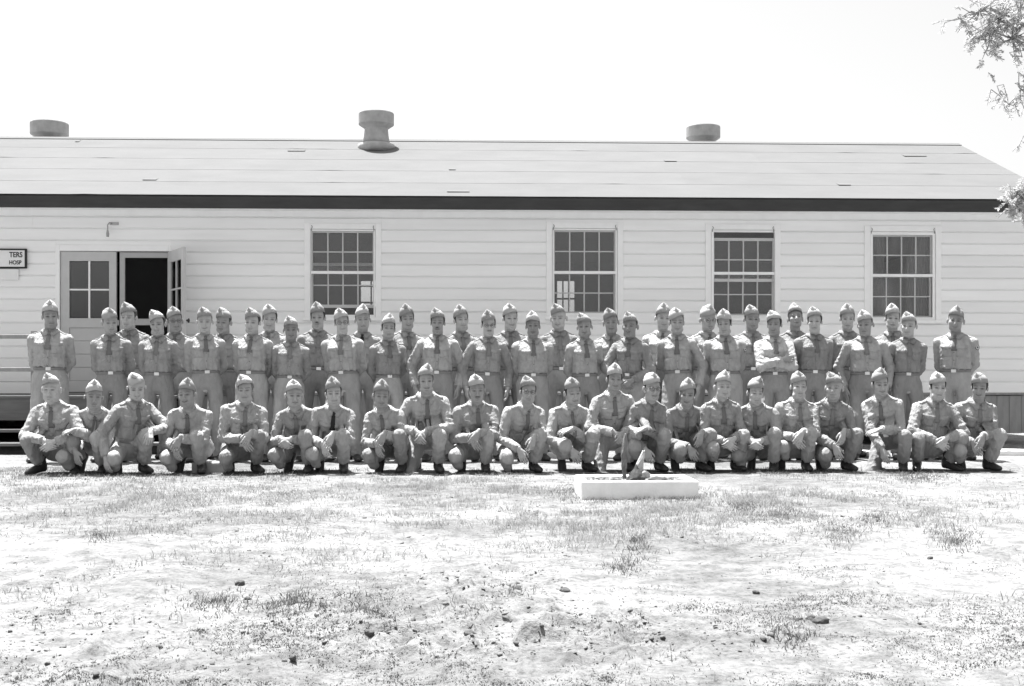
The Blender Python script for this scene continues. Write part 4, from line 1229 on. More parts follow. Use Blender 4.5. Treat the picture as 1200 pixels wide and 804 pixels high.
def torso_folds(P, R, r, amp):
    ph, ph2, ph3 = r.uniform(0, 6.28, 3)
    def f(x, y, z):
        px, py, pz = x - P[0], y - P[1], z - P[2]
        lx = px * R[0, 0] + py * R[1, 0] + pz * R[2, 0]; ly = px * R[0, 1] + py * R[1, 1] + pz * R[2, 1]; h = px * R[0, 2] + py * R[1, 2] + pz * R[2, 2]
        a = np.arctan2(lx, -ly)
        g = np.exp(-np.clip(h - 0.12, 0, 1) / 0.055) * (1 - np.abs(np.sin(6.5 * a + ph + 4 * h))) ** 2
        d = np.exp(-((h - 0.24) / 0.09) ** 2) * (1 - np.abs(np.sin(34 * h + 3.2 * np.abs(a) + 1.1 * np.sin(3 * a + ph2) + ph3))) ** 3
        return -amp * (g + 0.7 * d - 0.25) * (np.abs(lx) < 0.2) * np.clip((0.40 - h) / 0.08, 0, 1)
    return f

def front_crease(a, b, R, amp):
    a, b = np.array(a), np.array(b); u = (b - a) / np.linalg.norm(b - a); L = np.linalg.norm(b - a)
    fr = np.array((0, -1.0, 0)) if abs(u[2]) > 0.6 else np.array((0, 0, 1.0))
    fr = fr - u * (fr @ u); fr /= np.linalg.norm(fr); sd_ = np.cross(u, fr)
    def f(x, y, z):
        px, py, pz = x - a[0], y - a[1], z - a[2]
        t = (px * u[0] + py * u[1] + pz * u[2]) / L
        s = px * sd_[0] + py * sd_[1] + pz * sd_[2]; g = px * fr[0] + py * fr[1] + pz * fr[2]
        return -amp * np.exp(-(s / 0.012) ** 2) * (g > 0.02) * np.clip(t * 5, 0, 1) * np.clip((1.05 - t) * 8, 0, 1)
    return f

def _near_hand(v, w, al):
    a = np.array(al, float); a /= np.linalg.norm(a)
    c = np.array(w) + a * 0.09
    return np.linalg.norm(v - c, axis=1) < 0.135

UARM, FARM, THIGH, SHIN = 0.285, 0.262, 0.43, 0.425

def build_person(o, idx):
    r = np.random.default_rng(100 + idx)
    kneel = o["row"] == "K"
    d0 = {"K": 12.40, "S1": 13.80, "S2": 14.34}[o["row"]] + (o["px"] - 600) / 1200 * 0.5
    pose, arms = o.get("pose", "stand"), o["arms"]
    W = o.get("w", 1.0) * r.uniform(0.94, 1.06)
    head_y = -0.30 if kneel else -0.02
    hd = d0 + head_y
    cap_z = CAM_H + (HORIZON - o["cy"]) / FPX * hd
    X, Yw, _ = at_depth(o["px"], 440, hd)
    Yw -= head_y
    scale = 1.0
    I3 = np.eye(3)
    s = 1
    lean_side = r.uniform(-0.04, 0.04) * (2.0 if kneel else 1.0)
    if not kneel:
        scale = min(max(cap_z / 1.765, 0.93), 1.09)
        R = rot(r.uniform(-0.03, 0.04), lean_side, r.uniform(-0.18, 0.18))
        P = np.array((0, 0, 0.925))
        fx = r.uniform(0.10, 0.15)
        ank = {-1: np.array((-fx, r.uniform(-0.02, 0.02), 0.08)), 1: np.array((fx, r.uniform(-0.02, 0.02), 0.08))}
        khint = {k: np.array((k * 0.15, -1, 0)) for k in (-1, 1)}
        foot = {k: rot(0, 0, k * 0.28) for k in (-1, 1)}
        hip = {k: P + R @ np.array((k * 0.088, 0, -0.02)) for k in (-1, 1)}
        nb = P + R @ np.array((0, -0.005, 0.515))
        C = nb + np.array((0, -0.03, 0.150))
    else:
        scale = o.get("sc", 1.0) * r.uniform(0.98, 1.02)
        cz = cap_z / scale
        Pz = {"squat": 0.27, "both": 0.25, "kneel": 0.36}[pose] + r.uniform(-0.01, 0.02)
        nbz = cz - 0.312
        cosv = (nbz - Pz) / 0.505
        if cosv > 0.95: Pz += (cosv - 0.95) * 0.505; cosv = 0.95
        cosv = max(cosv, 0.72)
        th = math.acos(cosv)
        R = rot(th, lean_side + o.get("roll", 0.0), o.get("tyaw", r.uniform(-0.28, 0.28)))
        P = np.array((0, 0.5 * math.sin(th) - 0.22, Pz))
        hip = {k: P + np.array((k * 0.088, 0.01, -0.01)) for k in (-1, 1)}
        kx = r.uniform(-0.02, 0.02)
        ank = {1: np.array((0.15 + kx, -0.19 + r.uniform(-0.03, 0.03), 0.083))}
        khint = {1: None}
        kup = np.array((0.165 + kx * 1.5 + r.uniform(-0.02, 0.03), -0.40, 0.405 + r.uniform(-0.02, 0.03)))
        foot = {1: rot(0, 0, 0.15 + r.uniform(-0.1, 0.15))}
        if pose == "both":
            ank = {k: np.array((k * 0.17, -0.17, 0.09)) for k in (-1, 1)}
            khint = {-1: None, 1: None}
            foot = {k: rot(0.1, 0, k * 0.4) for k in (-1, 1)}
        elif pose == "kneel":
            ank[-1] = np.array((-0.13, 0.20, 0.14)); khint[-1] = np.array((-0.15, -1, -0.8)); foot[-1] = rot(1.25, 0, 0)
        else:
            ank[-1] = np.array((-0.10 + kx, -0.07 + r.uniform(-0.03, 0.03), 0.165)); khint[-1] = None
            kfix = np.array((-0.155 + r.uniform(-0.05, 0.03), -0.40, 0.25 + r.uniform(-0.07, 0.05)))
            foot[-1] = rot(0.85, 0, -0.1)
        nb = P + R @ np.array((0, -0.005, 0.515))
        C = nb + np.array((0, -0.05, 0.143))
    knee = {}
    for k in (-1, 1):
        if khint[k] is None and k > 0 and pose != "both": knee[k] = kup
        elif khint[k] is None: knee[k] = kfix if pose == "squat" else np.array((k * 0.235, -0.38, 0.365))
        else: knee[k], ank[k] = ik(hip[k], ank[k], THIGH, SHIN, khint[k])
    shw = 0.172 * (0.4 + 0.6 * W)
    sh = {k: P + R @ np.array((k * shw, 0.004, 0.412)) for k in (-1, 1)}
    t = lambda x, y, z: P + R @ np.array((x, y, z))
    wr, eh, al, pm = {}, {}, {}, {}
    curl = 0.35
    j = lambda a=0.012: r.uniform(-a, a)
    for k in (-1, 1):
        eh[k] = np.array((k * 1.0, 0.45, -0.2))
        if arms == "behind":
            wr[k] = t(k * 0.03, 0.135 + 0.02 * (k > 0), -0.065 + 0.025 * (k > 0)); al[k] = R @ np.array((-k * 0.9, 0.1, -0.45)); pm[k] = np.array((0, 1, 0.0)); eh[k] = np.array((k * 1.0, 0.5, 0.1))
        elif arms == "side" or (arms == "side_r" and k > 0) or (arms == "side_l" and k < 0):
            wr[k] = t(k * (0.245 + j()), -0.02, -0.065); al[k] = np.array((k * -0.05, -0.12, -1)); pm[k] = np.array((-k, 0.25, 0)); eh[k] = np.array((k * 0.7, 0.8, 0))
        elif arms in ("side_r", "side_l"):
            wr[k] = t(k * -0.01, 0.165, 0.03); al[k] = np.array((-k * 0.9, 0.1, -0.45)); pm[k] = np.array((0, 1, 0.0)); eh[k] = np.array((k * 1.0, 0.5, 0.1))
        elif arms == "front":
            wr[k] = t(k * 0.075, -0.175, 0.035); al[k] = np.array((-k * 0.75, -0.1, -0.7)); pm[k] = np.array((-k * 0.3, 1, 0)); eh[k] = np.array((k, 0.3, -0.1))
        elif arms == "crossed":
            wr[k] = t(-k * 0.06, -0.185 - (0.03 if k < 0 else 0.0), 0.235 + (0.02 if k < 0 else -0.02)); al[k] = np.array((-k * 1.0, 0.45, 0.1)); pm[k] = np.array((0, 1, -0.1)); eh[k] = np.array((k, 0.0, -0.6))
        elif arms == "A":      # right forearm over the raised knee, left hand hanging across
            if k > 0: wr[k] = np.array((0.05 + j(0.03), -0.46, 0.40 + j(0.03))); al[k] = np.array((-0.35, -0.3, -0.9)); pm[k] = np.array((-0.3, 1, 0))
            else: wr[k] = np.array((-0.05 + j(0.03), -0.42, 0.29 + j(0.04))); al[k] = np.array((0.3, -0.3, -0.9)); pm[k] = np.array((0.5, 1, 0))
        elif arms == "B":      # hands clasped between the knees
            wr[k] = np.array((k * 0.06 + j(0.02), -0.43, 0.345 + j(0.02))); al[k] = np.array((-k * 0.75, -0.35, -0.65)); pm[k] = np.array((-k * 0.6, 1, -0.2)); curl = 0.6
        elif arms == "C":      # one forearm laid level across, the other hand hanging low
            if k > 0: wr[k] = np.array((-0.05 + j(), -0.42, 0.455)); al[k] = np.array((-1.0, -0.1, -0.25)); pm[k] = np.array((0, 0.5, -1))
            else: wr[k] = np.array((-0.06 + j(), -0.39, 0.25)); al[k] = np.array((0.3, -0.35, -0.9)); pm[k] = np.array((0.6, 1, 0)); eh[k] = np.array((-1, 0.6, 0))
        elif arms == "D":      # left arm straight down outside, right forearm on the knee
            if k > 0: wr[k] = np.array((0.17, -0.45, 0.45)); al[k] = np.array((-0.3, -0.6, -0.7)); pm[k] = np.array((0, 0.8, -0.6))
            else: wr[k] = np.array((-0.27, -0.33, 0.20)); al[k] = np.array((0.1, -0.2, -1)); pm[k] = np.array((0.8, 0.6, 0)); eh[k] = np.array((-1, 0.5, 0))
        elif arms == "E":      # both wrists crossed over the raised knee
            wr[k] = np.array((0.03 + k * 0.045, -0.455 - 0.03 * k, 0.405 + 0.03 * k)); al[k] = np.array((-k * 0.45, -0.4, -0.75)); pm[k] = np.array((-k * 0.3, 1, -0.1))
        elif arms == "F":      # hands resting in the lap, tall kneel
            wr[k] = np.array((k * 0.06, -0.36, 0.43)); al[k] = np.array((-k * 0.45, -0.45, -0.8)); pm[k] = np.array((-k * 0.5, 1, 0)); curl = 0.45
    el = {}
    for k in (-1, 1):
        if kneel and k > 0 and arms in "ACE": eh[k] = np.array((0.45, 0.25, -0.8))
        if kneel and k < 0 and arms in "ABE": eh[k] = np.array((-0.55, 0.45, -0.6))
        if pose == "both": eh[k] = np.array((k, 0.4, 0.0))
        if kneel and pose != "both" and k > 0 and arms == "B": eh[k] = np.array((0.45, 0.3, -0.7))
        el[k], wr[k] = ik(sh[k], wr[k], UARM, FARM, eh[k])
    rz = -0.55 * math.atan2(X, Yw) + (r.uniform(-0.30, 0.30) if kneel else r.uniform(-0.16, 0.16))
    HR = rot(o.get("pitch", r.uniform(-0.02, 0.12)), r.uniform(-0.09, 0.09), -rz - 0.8 * math.atan2(X, Yw) + o.get("turn", r.uniform(-0.30, 0.30)))
    # ---- body: one continuous surface, fine on head and hands
    hp, fl = head_prims(C, HR, nb + R @ np.array((0, 0.0, -0.03)), r)
    bt = [(h, a * W * 0.85, b * W * 0.82, y) for h, a, b, y in ((-0.13, 0.15, 0.11, 0.0), (0.0, 0.165, 0.12, 0), (0.12, 0.148, 0.112, 0), (0.33, 0.172, 0.128, -0.005), (0.41, 0.155, 0.105, 0), (0.47, 0.09, 0.075, 0))]
    sp = hp + [Loft(P, R, bt, 0.04)]
    for k in (-1, 1):
        sp += [Caps(t(k * 0.05, 0.004, 0.462), sh[k], 0.034, 0.040, 0.03), Caps(sh[k], el[k], 0.041, 0.034, 0.02), Caps(el[k], wr[k], 0.036, 0.025, 0.012)]
        sp += [Caps(hip[k], knee[k], 0.076, 0.052, 0.03), Caps(knee[k], ank[k], 0.050, 0.036, 0.02)]
        fdir = foot[k] @ np.array((0, -0.11, -0.035))
        sp += [Caps(ank[k], ank[k] + fdir, 0.03, 0.022, 0.02)]
        sp += hand_prims(wr[k] + (wr[k] - el[k]) / np.linalg.norm(wr[k] - el[k]) * 0.015, al[k], pm[k], k, curl + r.uniform(-0.1, 0.15))
    v, F = Field(sp).mesh(0.0077)
    fine = (np.linalg.norm(v - C, axis=1) < 0.17)
    for k in (-1, 1):
        if not (arms == "behind" or (arms == "side_r" and k < 0) or (arms == "side_l" and k > 0)):
            fine |= _near_hand(v, wr[k], al[k])
    v, F = cluster(v, F, ~fine, 0.045)
    hx, hy = X, Yw + head_y                     # the head stands where the photograph shows it
    X = hx - scale * (math.cos(rz) * C[0] - math.sin(rz) * C[1]); Yw = hy - scale * (math.sin(rz) * C[0] + math.cos(rz) * C[1])
    root = link("person", None, None, (X, Yw, 0.0))
    root.empty_display_size = 0.2
    root.scale = (scale,) * 3
    root.rotation_euler = (0, 0, rz)
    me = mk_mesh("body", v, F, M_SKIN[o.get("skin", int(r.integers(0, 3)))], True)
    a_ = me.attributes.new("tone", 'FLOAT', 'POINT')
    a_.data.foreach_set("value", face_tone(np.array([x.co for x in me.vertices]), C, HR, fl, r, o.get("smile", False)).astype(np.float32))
    link("body", me, root)
    # ---- shirt
    ms = M_SHIRT[o.get("shirt", int(r.integers(0, 3)))]
    bl = r.uniform(0.95, 1.08) * o.get("belly", 1.0)
    st = [(0.110, 0.147 * W, 0.112 * W * bl, 0), (0.130, 0.158 * W, 0.125 * W * bl, -0.004), (0.17, 0.158 * W, 0.126 * W * bl, -0.006), (0.24, 0.156 * W, 0.123 * W, -0.007), (0.33, 0.162 * W, 0.129 * W, -0.010),
          (0.38, 0.160 * W, 0.125 * W, -0.009), (0.425, 0.152 * W, 0.106 * W, 0.002), (0.475, 0.112, 0.080, 0.008), (0.512, 0.078, 0.070, 0.006), (0.53, 0.064, 0.062, 0.006)]
    tp = [Loft(P, R, st, 0.035)]
    for k in (-1, 1):
        fa = (wr[k] - el[k]) / np.linalg.norm(wr[k] - el[k])
        tp += [Caps(t(k * 0.05, 0.006, 0.470), sh[k], 0.040, 0.052, 0.030), Caps(sh[k], el[k], 0.060 * W, 0.056, 0.009), Caps(el[k], wr[k], 0.057, 0.047, 0.014, clip=True),
               Caps(wr[k] - fa * 0.06, wr[k] - fa * 0.002, 0.043, 0.042, 0.004, clip=True)]
    sd = [cloth_disp(r, 0.0045 if not kneel else 0.006)]
    for k in (-1, 1):
        sd.append(limb_folds(sh[k], el[k], 0.060, 0.011, 4.6, 1, r)); sd.append(limb_folds(el[k], wr[k], 0.054, 0.011, 4.4, 0, r))
    sd.append(torso_folds(P, R, r, 0.014))
    sf = Field(tp, lambda x, y, z: sum(f(x, y, z) for f in sd))
    hidden = o["row"] == "S2"
    v, F = sf.mesh(0.0118 if not hidden else 0.019)
    shirt = link("shirt", mk_mesh("shirt", v, F, ms, True), root)
    # ---- trousers
    mt = M_TROUS[o.get("trous", int(r.integers(0, 3)))]
    gk = 0.9 if kneel else 1.0
    pt_ = [(-0.12, 0.10 * gk, 0.08 * gk, 0.0), (-0.09, 0.158 * W * gk, 0.118 * W * gk, 0.0), (0.0, 0.163 * W * gk, 0.124 * W * (0.5 + 0.5 * bl) * gk, 0.0), (0.06, 0.154 * W, 0.116 * W * bl, 0.0), (0.113, 0.146 * W, 0.111 * W * bl, 0.0)]
    qp = [Loft(P, R, pt_, 0.03)]
    for k in (-1, 1):
        qp += [Caps(hip[k] + np.array((0, 0, -0.015)), knee[k], 0.096 * W, 0.061 if kneel else 0.070, 0.035 if kneel else 0.02), Caps(knee[k] + np.array((0, 0.012, -0.022 if kneel else 0.0)), ank[k] + (ank[k] - knee[k]) * (-0.14 if kneel else 0.03), 0.066 if kneel else 0.072, 0.066, 0.025, clip=True)]
        if kneel and k < 0 and pose == "squat": qp.append(Caps(knee[k] + np.array((0, 0.03, -0.03)), knee[k] + np.array((0.03, 0.10, -0.115)), 0.056, 0.05, 0.03))
    qd = [cloth_disp(r, 0.007 if kneel else 0.0045, 12, 26)]
    for k in (-1, 1):
        if kneel:
            qd.append(limb_folds(hip[k], knee[k], 0.085, 0.013, 4.6, 1, r)); qd.append(limb_folds(knee[k], ank[k], 0.070, 0.012, 4.5, 0, r))
        else:
            qd.append(limb_folds(hip[k], knee[k], 0.085, 0.010, 7, 0, r)); qd.append(limb_folds(knee[k], ank[k], 0.068, 0.014, 8, 1, r))
        qd.append(front_crease(hip[k], knee[k], R, 0.011)); qd.append(front_crease(knee[k], ank[k], R, 0.011))
    qf = Field(qp, lambda x, y, z: sum(f(x, y, z) for f in qd))
    v, F = qf.mesh(0.0140 if o["row"] == "K" else (0.020 if o["row"] == "S1" else 0.036))
    link("trousers", mk_mesh("trousers", v, F, mt, True), root)
    # ---- details pressed on to the cloth
    fwd, bck = R @ np.array((0, -1.0, 0)), R @ np.array((0, 1.0, 0))
    def grid(us, hs, shape=None):
        G = np.zeros((len(hs), len(us), 3))
        for a, h in enumerate(hs):
            for b, u in enumerate(us):
                uu, hh = (u, h) if shape is None else shape(u, h)
                G[a, b] = t(uu, -0.26, hh)
        return G
    jobs = []
    for k in (-1, 1):
        if not hidden or True:
            cx = k * 0.082
            jobs.append(("pocket", grid(cx + np.linspace(-0.053, 0.053, 5), np.linspace(0.255, 0.372, 5)), 0.0035, bck))
            jobs.append(("pocket_flap", grid(np.linspace(-0.060, 0.060, 7), np.linspace(0.0, 1.0, 3), lambda u, h, cx=cx: (cx + u, 0.386 - (1 - h) * (0.036 + 0.016 * (1 - abs(u) / 0.06)))), 0.011, bck))
    jobs.append(("placket", grid(np.linspace(-0.017, 0.017, 3), np.linspace(0.095, 0.455, 13)), 0.003, bck))
    tie_end = r.uniform(0.285, 0.325)
    jobs.append(("necktie", grid(np.linspace(-1, 1, 5), np.linspace(0, 1, 8), lambda u, h: (u * (0.0165 + 0.013 * (1 - h)), tie_end + h * (0.478 - tie_end))), 0.009, bck))
    jobs.append(("knot", grid(np.linspace(-1, 1, 4), np.linspace(0, 1, 4), lambda u, h: (u * (0.011 + 0.008 * h), 0.462 + 0.034 * h)), 0.018, bck))
    for k in (-1, 1):
        G = np.zeros((4, 6, 3))
        for a, y in enumerate(np.linspace(-0.024, 0.024, 4)):
            for b, x in enumerate(np.linspace(0.076, 0.172, 6)):
                G[a, b] = t(k * x, y + 0.004, 0.60)
        jobs.append(("epaulette", G, 0.009, R @ np.array((0, 0, -1.0))))
    pts = np.concatenate([g.reshape(-1, 3) for _, g, _, _ in jobs])
    dirs = np.concatenate([np.tile(d, (g.shape[0] * g.shape[1], 1)) for _, g, _, d in jobs])
    hit = march(sf, pts, dirs)
    n0 = 0
    tie = None
    mtie = M_TIE[o.get("tie", int(r.integers(0, 2)))]
    for name, g, th_, d in jobs:
        n1 = n0 + g.shape[0] * g.shape[1]
        G = hit[n0:n1].reshape(g.shape); n0 = n1
        if arms == "crossed" and name == "pocket": continue
        v, F = sheet(G, -d, th_)
        m_ = mtie if name in ("necktie", "knot") else ms
        parent = shirt
        if name == "necktie": parent = root
        if name == "knot": parent = tie
        ob = link(name, mk_mesh(name, v, F, m_, name in ("knot", "necktie")), parent)
        if name == "necktie": tie = ob
        if name == "placket":
            bb = MB()
            rows = [G[i, 1] for i in (1, 4, 7)]
            for c_ in rows:
                M3 = np.stack([R[:, 0], R[:, 2], fwd], 1)
                bb.add([tuple(np.array(c_) + fwd * 0.003 + M3 @ np.array(p_)) for p_ in BUTTON.v], BUTTON.f)
            bb.build("buttons", M_BUTTON, ob)["kind"] = "stuff"
    # collar
    cv, cf = [], []
    for k in (-1, 1):
        n_ = len(cv)
        for a in np.linspace(math.radians(6), math.radians(172), 12):
            rx_, ry_ = 0.069, 0.066
            top = t(k * math.sin(a) * rx_, 0.004 - math.cos(a) * ry_, 0.512 + 0.022 * (1 - math.cos(a)) / 2)
            tip = math.exp(-((a - math.radians(24)) / 0.30) ** 2)
            out = 0.022 + 0.012 * tip
            bot = t(k * (math.sin(a) * (rx_ + out) + 0.012 * tip), 0.004 - math.cos(a) * (ry_ + out + 0.01 * tip), 0.478 - 0.034 * tip + 0.012 * (1 - math.cos(a)) / 2)
            mid = 0.5 * (top + bot) + (bot - top) * 0.0 + R @ np.array((k * math.sin(a), -math.cos(a), 0.6)) * 0.006
            cv += [top, mid, bot]
        for i in range(11):
            q = n_ + i * 3
            cf += [(q, q + 3, q + 4, q + 1), (q + 1, q + 4, q + 5, q + 2)]
    cv = np.array(cv)
    for _ in range(3):
        e = 0.004
        d = sf.ev(cv[:, 0], cv[:, 1], cv[:, 2])
        gr = np.stack([sf.ev(cv[:, 0] + e * (i == 0), cv[:, 1] + e * (i == 1), cv[:, 2] + e * (i == 2)) - d for i in range(3)], 1)
        gr /= np.maximum(np.linalg.norm(gr, axis=1, keepdims=True), 1e-6)
        cv += gr * np.maximum(0, 0.006 - d)[:, None]
    co = link("collar", mk_mesh("collar", cv, cf, ms, True), shirt)
    so = co.modifiers.new("thickness", 'SOLIDIFY'); so.thickness = 0.004; so.offset = 1.0
    # belt and buckle
    both = Field([tp[0], qp[0]])
    A = np.linspace(0, 2 * math.pi, 37)[:-1]
    ring = []
    for h in (0.078, 0.108):
        ring += [t(0.3 * math.sin(a), -0.3 * math.cos(a), h) for a in A]
    ring = np.array(ring)
    cen = np.array([t(0, 0, 0.078)] * 36 + [t(0, 0, 0.108)] * 36)
    dd = cen - ring; dd /= np.linalg.norm(dd, axis=1, keepdims=True)
    hit = march(Field([qp[0]]), ring, dd)
    out_, in_ = hit - dd * 0.008, hit + dd * 0.004
    v = np.concatenate([out_, in_])
    F = []
    for i in range(36):
        a, b = i, (i + 1) % 36
        F += [(a, b, 36 + b, 36 + a), (36 + a, 36 + b, 108 + b, 108 + a), (b, a, 72 + a, 72 + b)]
    belt = link("belt", mk_mesh("belt", v, np.array(F), M_BELT, False), root)
    c_ = 0.5 * (out_[0] + out_[36])
    bk = MB(); bx = r.uniform(-0.012, 0.012)
    bk.obox(c_ + R @ np.array((-0.026 + bx, -0.006, -0.017)), R @ np.array((0.052, 0, 0)), R @ np.array((0, 0.012, 0)), R @ np.array((0, 0, 0.034)))
    link("buckle", bk.mesh("buckle", M_BRASS), belt)
    # ---- head wear, hair, spectacles, shoes
    ht = o.get("hair", int(r.integers(0, 3)))
    HM = Matrix.Translation(Vector(C)) @ Matrix([list(HR[i]) for i in range(3)]).to_4x4() @ Matrix.Scale(1.06, 4)
    hr = link("hair", HAIRS[ht], root); hr.matrix_basis = HM
    crown, curtain, pipe = CAPS[int(r.integers(0, 3))][o.get("cap", int(r.integers(0, 3)))]
    roll = o.get("tilt", r.uniform(-0.26, -0.04))
    cap = link("garrison_cap", crown, root)
    cap.matrix_basis = HM @ Matrix.Translation((roll * 0.02, 0.001, 0.060)) @ Matrix.Rotation(-0.13 + r.uniform(-0.05, 0.05), 4, 'X') @ Matrix.Rotation(roll, 4, 'Y') @ Matrix.Rotation(r.uniform(-0.24, 0.24), 4, 'Z')
    link("curtain", curtain, cap); link("piping", pipe, cap)
    pn = link("insignia", PIN, cap)
    pn.matrix_basis = Matrix.Translation((0.034, -0.104, 0.028)) @ Matrix.Rotation(0.32, 4, 'Z') @ Matrix.Rotation(1.2, 4, 'Y')
    if o.get("glasses"):
        gl = link("glasses", GLASSES, root); gl.matrix_basis = HM
        link("lens", LENS[0], gl); link("lens", LENS[1], gl)
    if o.get("moust"):
        mo = link("moustache", MOUST, root); mo.matrix_basis = HM
    for k in (-1, 1):
        so_ = link("shoe", SHOE, root)
        so_.matrix_basis = Matrix.Translation(Vector(ank[k])) @ Matrix([list(foot[k][i]) for i in range(3)]).to_4x4()
    if o.get("patch"):
        k = 1
        c0 = sh[k] + (el[k] - sh[k]) * 0.22
        dv = R @ np.array((k * 0.75, -0.66, 0.05)); dv /= np.linalg.norm(dv)
        hit = march(sf, (c0 + dv * 0.2)[None, :], -dv[None, :], 0.001)[0]
        pa = link("shoulder_patch", PATCH, shirt)
        pa.matrix_basis = Matrix.Translation(Vector(hit)) @ Vector(dv).to_track_quat('Z', 'Y').to_matrix().to_4x4()
    grp = {"K": "men crouching in the front row", "S1": "men standing in the middle row", "S2": "men standing in the back row"}[o["row"]]
    tag(root, o["label"], "person", grp)
    return root

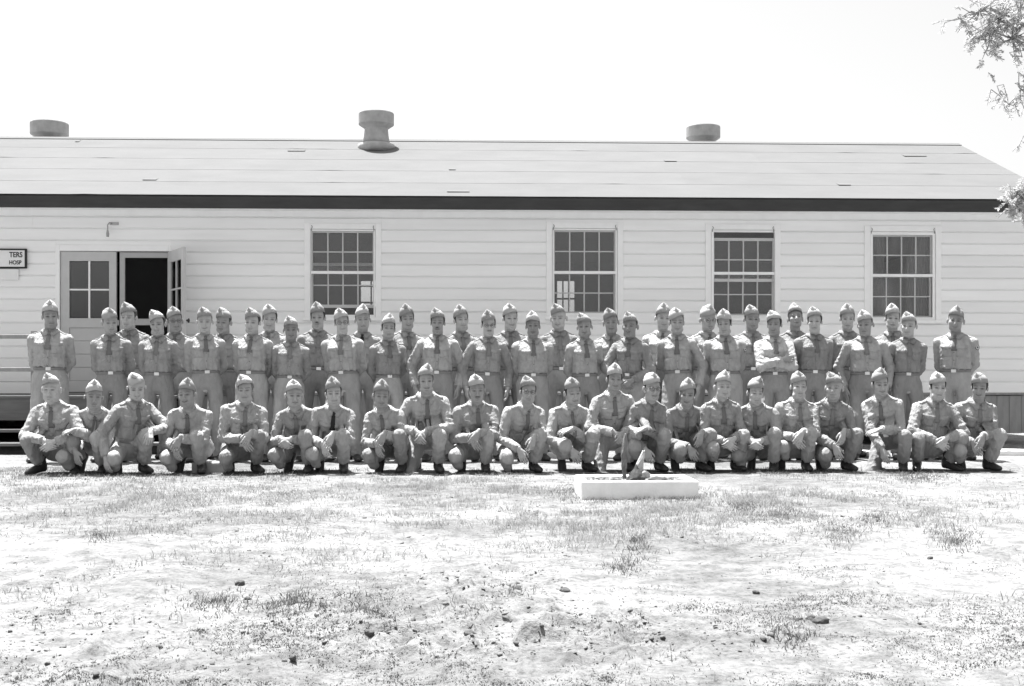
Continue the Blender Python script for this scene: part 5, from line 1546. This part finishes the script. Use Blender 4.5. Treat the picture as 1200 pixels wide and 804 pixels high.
# px: column of the head, cy: top of the cap (photograph rows); depth comes from the row
def S(row, px, cy, arms, label, **k): return dict(row=row, px=px, cy=cy, arms=arms, label=label, **k)
MEN = [
 # middle row, left to right
 S("S1", 59, 352, "behind", "tall man standing alone at far left in front of the door casing", shirt=2, tilt=0.02, turn=0.12, w=1.02),
 S("S1", 129, 360, "behind", "slim man standing in front of the closed door leaf with panes", w=0.93, turn=0.2),
 S("S1", 185, 362, "behind", "man standing under the black screen door, pale cap cocked over one ear", cap=2, tilt=-0.3, turn=-0.2, hair=0),
 S("S1", 240, 359, "behind", "upright man standing just right of the opened door, pockets sharply flapped", w=1.0, trous=1),
 S("S1", 296, 360, "behind", "man standing in middle row, straight behind the crouching man with rumpled pale cap", trous=2, w=0.98),
 S("S1", 341, 369.5, "behind", "shortest man of the middle row, just left of the first window", smile=True, w=0.95, skin=3),
 S("S1", 400.5, 360.5, "behind", "stout man with glasses standing below the middle of the first window", glasses=True, w=1.05, belly=1.1, skin=2, shirt=2),
 S("S1", 455, 368, "behind", "short slim man with dark eyes standing just right of the first window", w=0.92, hair=0, turn=0.1),
 S("S1", 513, 360.5, "side", "tall broad man with moustache standing with both arms hanging at his sides", moust=True, w=1.03, shirt=2),
 S("S1", 572.5, 363, "side", "man with glasses and moustache standing with arms down between the first two windows", glasses=True, moust=True, w=0.95),
 S("S1", 624.5, 365, "behind", "heavy man standing just left of the second window, arms held back", w=1.06, belly=1.15, skin=3),
 S("S1", 685, 366, "behind", "man with rounded stomach standing under the middle of the second window", w=1.0, belly=1.1),
 S("S1", 738.5, 365, "front", "smiling man standing with his hands clasped below his belt buckle", w=1.02, hair=0, skin=3, shirt=0, smile=True),
 S("S1", 793, 360, "side_r", "man standing in middle row between second and third windows, cap tipped far over", w=1.0, tilt=-0.3),
 S("S1", 849, 362, "behind", "stout standing man with round shoulder patch under the third window", w=1.08, belly=1.15, patch=True, tilt=0.05, trous=2),
 S("S1", 907.5, 363, "crossed", "man standing with his arms folded across his chest", w=1.02, shirt=3, cap=2, trous=1),
 S("S1", 954.7, 359, "behind", "broad man standing just right of the man with folded arms", w=1.05, shirt=0, hair=0),
 S("S1", 1014, 363, "side", "heavy man standing with arms down at the left edge of the fourth window", w=1.07, belly=1.1, tilt=-0.22),
 S("S1", 1065, 365, "behind", "slim man standing under the fourth window, seen down to his shoes", w=0.92, shirt=0, skin=2),
 S("S1", 1120, 358, "behind", "standing man with round shoulder patch at far right end of the group", w=1.03, patch=True, tilt=0.1, turn=-0.1, shirt=2, hair=0),
 # back row, left to right
 S("S2", 151, 353, "behind", "man in back row whose head shows against the screen door's edge", skin=2, w=0.95),
 S("S2", 205, 358.6, "behind", "man with glasses in back row, head against the opened door leaf", glasses=True, w=0.95),
 S("S2", 262, 360, "behind", "man in back row peering between the fourth and fifth middle row men", w=0.95),
 S("S2", 316, 356, "behind", "man in back row above the shortest standing man's shoulder, left of first window", w=0.97),
 S("S2", 372.5, 349.6, "behind", "tallest man of the back row, with moustache, at the first window's lower left", moust=True, hair=0, w=0.95),
 S("S2", 425, 357, "behind", "lean man in back row at the first window's lower right corner", w=0.93, tie=2),
 S("S2", 477, 356, "behind", "man in back row, the first one right of the first window", w=0.97),
 S("S2", 540.5, 357, "behind", "man in back row exactly halfway between the first and second windows", w=0.95, hair=0),
 S("S2", 598, 355.5, "behind", "man in back row left of the second window, arms behind his neighbours", w=0.98, skin=2),
 S("S2", 654.6, 351, "behind", "tall smiling man in back row at the second window's lower left", w=1.0, skin=2, smile=True),
 S("S2", 716, 360.5, "behind", "man in back row at the second window's lower right corner", w=0.95),
 S("S2", 777, 352, "behind", "tall man in back row with pale wide shoulders between second and third windows", shirt=3, w=1.02),
 S("S2", 829.7, 357, "behind", "man with glasses in back row at the third window's lower left corner", glasses=True, w=0.97),
 S("S2", 881, 356.5, "behind", "square-faced man in back row under the third window's lower right", w=1.03, shirt=1),
 S("S2", 932, 354, "behind", "man in back row with his chin raised and cap worn straight", pitch=-0.22, tilt=0.0, w=0.97),
 S("S2", 993, 354.6, "behind", "man in back row just left of the fourth window", w=0.97),
 S("S2", 1046, 355, "behind", "lean man in back row before the fourth window's lower panes", hair=2, w=0.95, skin=2),
 # crouching row, left to right
 S("K", 60, 438, "B", "man squatting with both knees wide at far left of the front row", pose="both", w=1.05),
 S("K", 110, 446.6, "C", "small crouching man second from left with one forearm laid level", pose="squat", w=0.92, cap=2),
 S("K", 160, 436, "D", "crouching man with bowed head and one arm straight down to the ground", pose="squat", pitch=0.32, cap=2, w=1.02, trous=2),
 S("K", 219, 444, "A", "crouching man fourth from left, face turned aside, cap set well back", pose="squat", turn=-0.25, tilt=0.15),
 S("K", 288, 439, "E", "older crouching man with rumpled pale cap and wrists crossed on his knee", pose="squat", cap=2, w=1.08, belly=1.1, hair=2),
 S("K", 344.6, 445, "B", "crouching man with clasped hands just left of the man in dark tie", pose="squat", shirt=1),
 S("K", 391, 442.5, "A", "crouching man wearing the one dark necktie", pose="squat", tie=2, shirt=2, trous=2, hair=0),
 S("K", 446.6, 445.7, "A", "crouching man just right of the man in the dark tie", pose="squat", w=0.97),
 S("K", 499, 428, "F", "tall man resting on one knee, left of the moustached crouching man", pose="kneel", w=1.02, tilt=0.05, shirt=2),
 S("K", 558.6, 439, "E", "crouching man with moustache and pale rounded knee thrust forward", pose="squat", moust=True, w=1.08, trous=2),
 S("K", 619, 441, "A", "crouching man with glasses left of the whitewashed rock bed", pose="squat", glasses=True, w=0.98),
 S("K", 671, 442, "C", "small crouching man with a level forearm, behind the rock bed's left corner", pose="squat", w=0.93),
 S("K", 720, 427, "F", "tallest kneeling man, right behind the rocks of the whitewashed bed", pose="kneel", w=1.05, trous=2, shirt=2),
 S("K", 764, 437, "C", "crouching man with glasses right behind the pointed white slab", pose="squat", glasses=True, shirt=0, hair=0, cap=2),
 S("K", 806, 443.5, "A", "crouching man with round shoulder patch behind the rock bed's right end", pose="squat", patch=True, pitch=0.14, hair=0),
 S("K", 847, 436, "B", "crouching man right of the crouching one with the shoulder patch", pose="squat", trous=2, tilt=0.04),
 S("K", 885, 442.6, "B", "dark haired crouching man under the standing man with folded arms", pose="squat", hair=0, w=0.95, tilt=-0.05),
 S("K", 936, 436, "E", "broad crouching man with long tie, loosely holding his wrist on one knee", pose="squat", w=1.05, trous=2, shirt=2),
 S("K", 977.5, 437, "A", "crouching man with darker shirt, fourth from the right in front row", pose="squat", shirt=0, tilt=-0.15),
 S("K", 1031.5, 432.6, "C", "man kneeling on one knee, third from right in front row", pose="kneel", w=1.0),
 S("K", 1099, 436, "B", "man squatting with both knees spread, second from right in front row", pose="both", w=1.05, shirt=1, skin=2),
 S("K", 1148, 436.7, "A", "smiling crouching man at far right end of the front row", pose="squat", turn=-0.15, hair=0, smile=True),
]
PEOPLE = [build_person(m_, i_) for i_, m_ in enumerate(MEN)]
